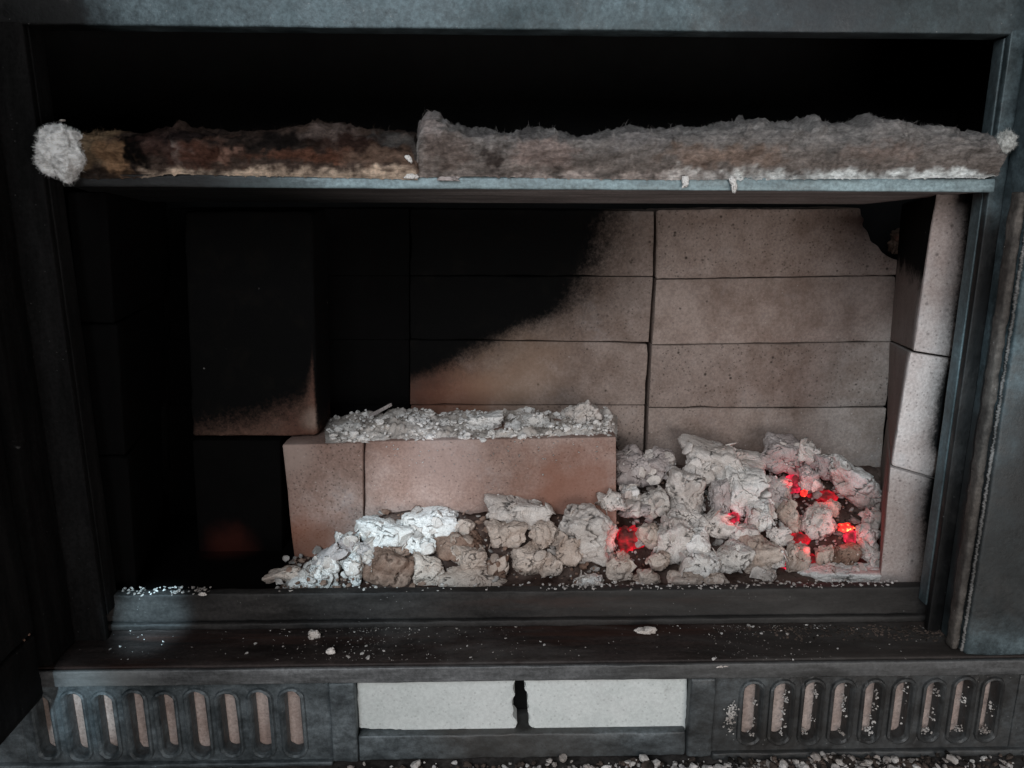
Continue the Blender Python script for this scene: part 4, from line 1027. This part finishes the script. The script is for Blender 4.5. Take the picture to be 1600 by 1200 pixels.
def batt(px0, px1, top, bot, label, rightb, NXX, torn=(0, 0)):
    root = empty('insulation_wool', label, 'insulation wool', 'lengths of insulation wool on the baffle plate')
    root.location = P((px0+px1)/2, 270, YW)
    bpy.context.view_layer.update()
    NV = 46; vs, cl, fs, roots = [], [], [], []; rr = random.Random(int(px0))
    for i in range(NXX+1):
        px = px0+(px1-px0)*i/NXX
        yt, yb = lerp_pts(top, px), lerp_pts(bot, px)
        e = min(1.0, min((px-px0+0.01)/(7 if torn[0] else 22), (px1-px+0.01)/(7 if torn[1] else 22))); e = math.sqrt(max(0, 1-(1-e)**2))
        zt, zb_ = P(px, yt, YW+0.012).z, P(px, yb, YW).z
        zt = zb_+(zt-zb_)*(0.45+0.55*e)
        for j in range(NV+1):
            t = j/NV
            if t < 0.62:     # front face
                s_ = t/0.62; z = zb_+(zt-zb_)*(1-(1-s_)**1.25)
                y = YW+0.001-0.005*sin(pi*min(1, s_*0.9))+(0.016*max(0, s_-0.7)**2/0.09)
                nrm = Vector((0, -1, 0.15+1.2*max(0, s_-.6)))
            else:
                s_ = (t-0.62)/0.38; z = zt-0.010*s_*s_; y = YW+0.017+s_*0.10; nrm = Vector((0, -.2, 1))
            x = wx(px, yt*0.5+yb*0.5, YW)
            if torn[0] and px < px0+30: x += 0.004*noise.noise(Vector((3, t*7, 0)))
            if torn[1] and px > px1-30: x += 0.004*noise.noise(Vector((8, t*7, 0)))
            q = Vector((x*45, y*80, z*110))
            dsp = 0.0048*noise.fractal(q*0.55, 0.6, 2.1, 6)+0.0030*max(0, noise.noise(q*1.3))+0.0022*noise.noise(Vector((x*60, y*60, z*420)))
            if t < .03: dsp *= .5; z -= 0.0016*max(0, noise.fractal(Vector((x*260, 1, 0)), .8, 2, 3)); y -= 0.0012
            nrm.normalize(); p = Vector((x, y, z))+nrm*dsp+Vector((0, 0, 0.0012*noise.noise(Vector((x*300, 5, t)))*(1 if t > .3 else 0)))
            pyy = yb+(yt-yb)*min(1, t/0.62)
            c = wool_col(px, pyy, min(1, t/0.62), rightb)
            vs.append(p); cl.append(c)
    for i in range(NXX):
        for j in range(NV):
            a_ = i*(NV+1)+j; fs.append((a_, a_+NV+1, a_+NV+2, a_+1))
    me = bpy.data.meshes.new('batt'); me.from_pydata([tuple(v) for v in vs], [], fs); me.materials.append(M_wool)
    me.polygons.foreach_set('use_smooth', [True]*len(fs)); set_tint(me, cl); me.update()
    o = bpy.data.objects.new('batt', me); C.objects.link(o); o.parent = root; o.matrix_parent_inverse = root.matrix_world.inverted()
    for k in range(NXX*24):
        i = rr.randrange(NXX); j = int(min(NV-1, rr.triangular(0, NV*0.95, NV*0.62)))
        v = vs[i*(NV+1)+j]; s_ = j/NV/0.62
        nrm = Vector((rr.uniform(-.4, .4), -0.6 if s_ < .85 else -.2, 0.1 if s_ < .6 else 1.0)).normalized()
        L = rr.uniform(.0007, .0020)*(rr.uniform(1.5, 3.2) if .75 < s_ < 1.25 and rr.random() < .45*max(0, 0.4+1.6*noise.noise(v*70)) else 1)
        roots.append((v, nrm, L, cl[i*(NV+1)+j]*rr.uniform(.8, 1.6)))
    for _ in range(NXX*2):  # fringe hanging over the plate
        i = rr.randrange(NXX); px = px0+(px1-px0)*i/NXX
        if not rightb and px < 235: continue
        roots.append((vs[i*(NV+1)+1]-Vector((0, .001, 0)), Vector((rr.uniform(-.6, .6), -.8, -.35)).normalized(), rr.uniform(.001, .003), cl[i*(NV+1)+1]*1.1))
    fibres('fibres', roots, M_wool, root)
    return root
topR = [(655, 193), (665, 184), (683, 182), (692, 191), (720, 201), (760, 206), (800, 209), (860, 205), (868, 199), (876, 207), (910, 213), (950, 206), (1000, 199), (1060, 201), (1120, 203), (1155, 199), (1168, 187), (1178, 191), (1200, 188), (1215, 194), (1262, 194), (1282, 181), (1292, 192), (1330, 192), (1360, 185), (1400, 189), (1450, 197), (1500, 203), (1548, 212), (1566, 222)]
botR = [(655, 277), (760, 276), (900, 279), (1060, 281), (1200, 280), (1400, 279), (1540, 279), (1566, 272)]
topL = [(96, 205), (120, 207), (160, 202), (180, 207), (215, 214), (250, 206), (268, 197), (285, 204), (330, 211), (380, 207), (430, 200), (480, 193), (540, 197), (590, 203), (652, 207)]
botL = [(96, 275), (140, 279), (230, 277), (260, 272), (300, 272), (400, 275), (500, 277), (600, 279), (652, 281)]
batt(651, 1566, topR, botR, 'grey-brown length of insulation wool on the right two thirds of the plate', True, 620, (1, 0))
batt(96, 652, topL, botL, 'charred rusty length of insulation wool on the left of the plate', False, 380, (0, 1))
def tuft(px, py, w_, h_, col, label, Y, nf=9000, seed=1, name='wool_tuft'):
    m = mpp(px, py, Y); hx, hz = w_*m/2, h_*m/2
    root = empty(name, label, 'wool tuft'); c = P(px, py, Y); root.location = c-Vector((0, 0, hz)); bpy.context.view_layer.update()
    V, F = ico(5); vs, cl = [], []; rr = random.Random(seed)
    for d in V:
        r = 0.90+0.26*noise.fractal(d*2.0+Vector((seed, 0, 0)), 1.0, 2, 4)+0.02*noise.noise(d*14)
        vs.append(c+Vector((d.x*hx, d.y*hx*.8, d.z*hz))*r)
        cl.append(Vector(col)*(1+0.25*noise.fractal(d*5, 0.8, 2, 3)))
    me = bpy.data.meshes.new('core'); me.from_pydata([tuple(v) for v in vs], [], F); me.materials.append(M_wool)
    me.polygons.foreach_set('use_smooth', [True]*len(F)); set_tint(me, cl); me.update()
    o = bpy.data.objects.new('core', me); C.objects.link(o); o.parent = root; o.matrix_parent_inverse = root.matrix_world.inverted()
    roots = []
    for _ in range(nf):
        i = rr.randrange(len(V)); roots.append((vs[i], V[i].copy(), rr.uniform(.001, .0034), cl[i]*rr.uniform(.8, 1.25)))
    fibres('fibres', roots, M_wool, root)
tuft(94, 238, 76, 86, (0.93, 0.92, 0.90), 'fluffy white ball of wool at the left end of the plate', 0.538, seed=2)
tuft(1572, 222, 30, 34, (0.55, 0.55, 0.52), 'small pale tuft of wool at the right end of the plate', 0.545, 1600, seed=5)
# drips of wool hanging over the plate
for px, py, cw, ch, t, lab in ((1071, 283, 12, 22, 0, 'white wool drip hanging over the plate, left of the longer one'), (1146, 287, 12, 30, 18, 'longer white wool drip hanging over the plate'),
                               (639, 248, 9, 17, 30, 'white flake stuck on the charred wool near the gap'), (643, 276, 26, 10, 0, 'pale scrap of wool below the gap between the two lengths'), (700, 279, 40, 8, 0, 'pale scrap of wool right of the gap')):
    lump('wool_scrap', px, py, cw, ch, t, MA['white'] if py != 279 else MA['mauve'], int(px)+3, lab, 'wool scrap', 'scraps of wool on the plate', Y=0.5445, sub=4, deep=0.5, rough=1.5)
lump('wool_scrap', 97, 188, 9, 4, 5, MA['grey'], 91, 'tiny pale speck above the white wool ball', 'wool scrap', 'scraps of wool on the plate', Y=0.558, sub=3)

# brown broken chunk in the upper right corner
lump('brick_fragment', 1412, 376, 44, 52, 20, MA['brown'], 77, 'dark brown brick fragment in the broken upper right corner', 'brick fragment', Y=YB+0.01, sub=5, rough=1.2)

# ------------------------------------------------------------------ hearth
M_hearth = metal_mat('hearth_slab', (0.03, 0.026, 0.024), (0.09, 0.08, 0.075), rough=0.8, specks=0.8, metallic=0.0, spec=0.1)
h = box('hearth_floor', -0.9, 0.9, -0.2, 0.60, -0.03, 0.0, M_hearth, r=0.002, n=(20, 2, 20)); tag(h, kind='structure')
it, itd = [], []
for _ in range(1900):
    px = rnd.triangular(480, 1640, 1300) if rnd.random() < .8 else rnd.uniform(0, 1600)
    Y = YF-0.004-abs(rnd.gauss(0, 0.018)); X = wx(px, 1190, YF)
    lim = 0.010*max(0, 1-(YF-Y)/0.03)*(1 if px > 540 else .15)*(0.6+0.8*noise.noise(Vector((px/60, 0, 0))))
    t = rnd.random(); s_ = rnd.uniform(.0005, .0026)*(2.0 if rnd.random() < .14 else 1)*(1 if px > 540 else .6)
    (it if rnd.random() < .48 else itd).append(((X, Y, t*max(lim, 0)+s_*.3), s_, .8))
crumb_mesh('hearth_ash', it, M_crumb, 'pale ash crumbs heaped along the foot of the front plate', sub=2)
crumb_mesh('hearth_char', itd, M_crumbd, 'black char crumbs heaped along the foot of the front plate', sub=2)
it = []
for c_ in RS:
    cx_ = wx(c_, 1120, YF)
    for _ in range(70):
        if rnd.random() < .5: px_, z_ = cx_+0.0048+rnd.uniform(-.0014, .0006), lip_z(rnd.triangular(1084, 1160, 1100)); y_ = YF+rnd.uniform(.003, .010)
        else: px_, z_ = cx_+rnd.uniform(-.004, .005), lip_z(1160)-0.0005+rnd.uniform(0, .003); y_ = YF+rnd.uniform(.002, .010)
        if N3((px_, 0, z_), 120) < -0.05: continue
        it.append(((px_, y_, z_), rnd.uniform(.0004, .0014), .9))
for _ in range(120):
    a_ = rnd.gauss(0, 1); it.append(((wx(1142, 1125, YF)+a_*.0022, YF+0.0005, lip_z(1125)+rnd.gauss(0, .005)), rnd.uniform(.0004, .0012), .9))
crumb_mesh('vent_ash', it, M_crumb, 'pale ash clinging inside and beside the right vent slots', sub=1)
it = [((wx(rnd.uniform(575, 955), 0, YP), YP-0.0003, ZP-abs(rnd.gauss(0, .012))), rnd.uniform(.0003, .0011), .8) for _ in range(110)]
crumb_mesh('brick_face_ash', it, M_crumb, 'pale ash specks spilt down the face of the long loose brick', sub=1)
# crumbs caught on the door's bottom corner
it = [((xd-rnd.uniform(0.0, 0.02), 0.499-rnd.uniform(0, .02), zd+0.051+rnd.uniform(0, .002)), rnd.uniform(.0006, .0018), .8) for _ in range(60)]
crumb_mesh('door_crumbs', it, MA['brown'], 'rusty crumbs caught on the corner of the open door', sub=1)
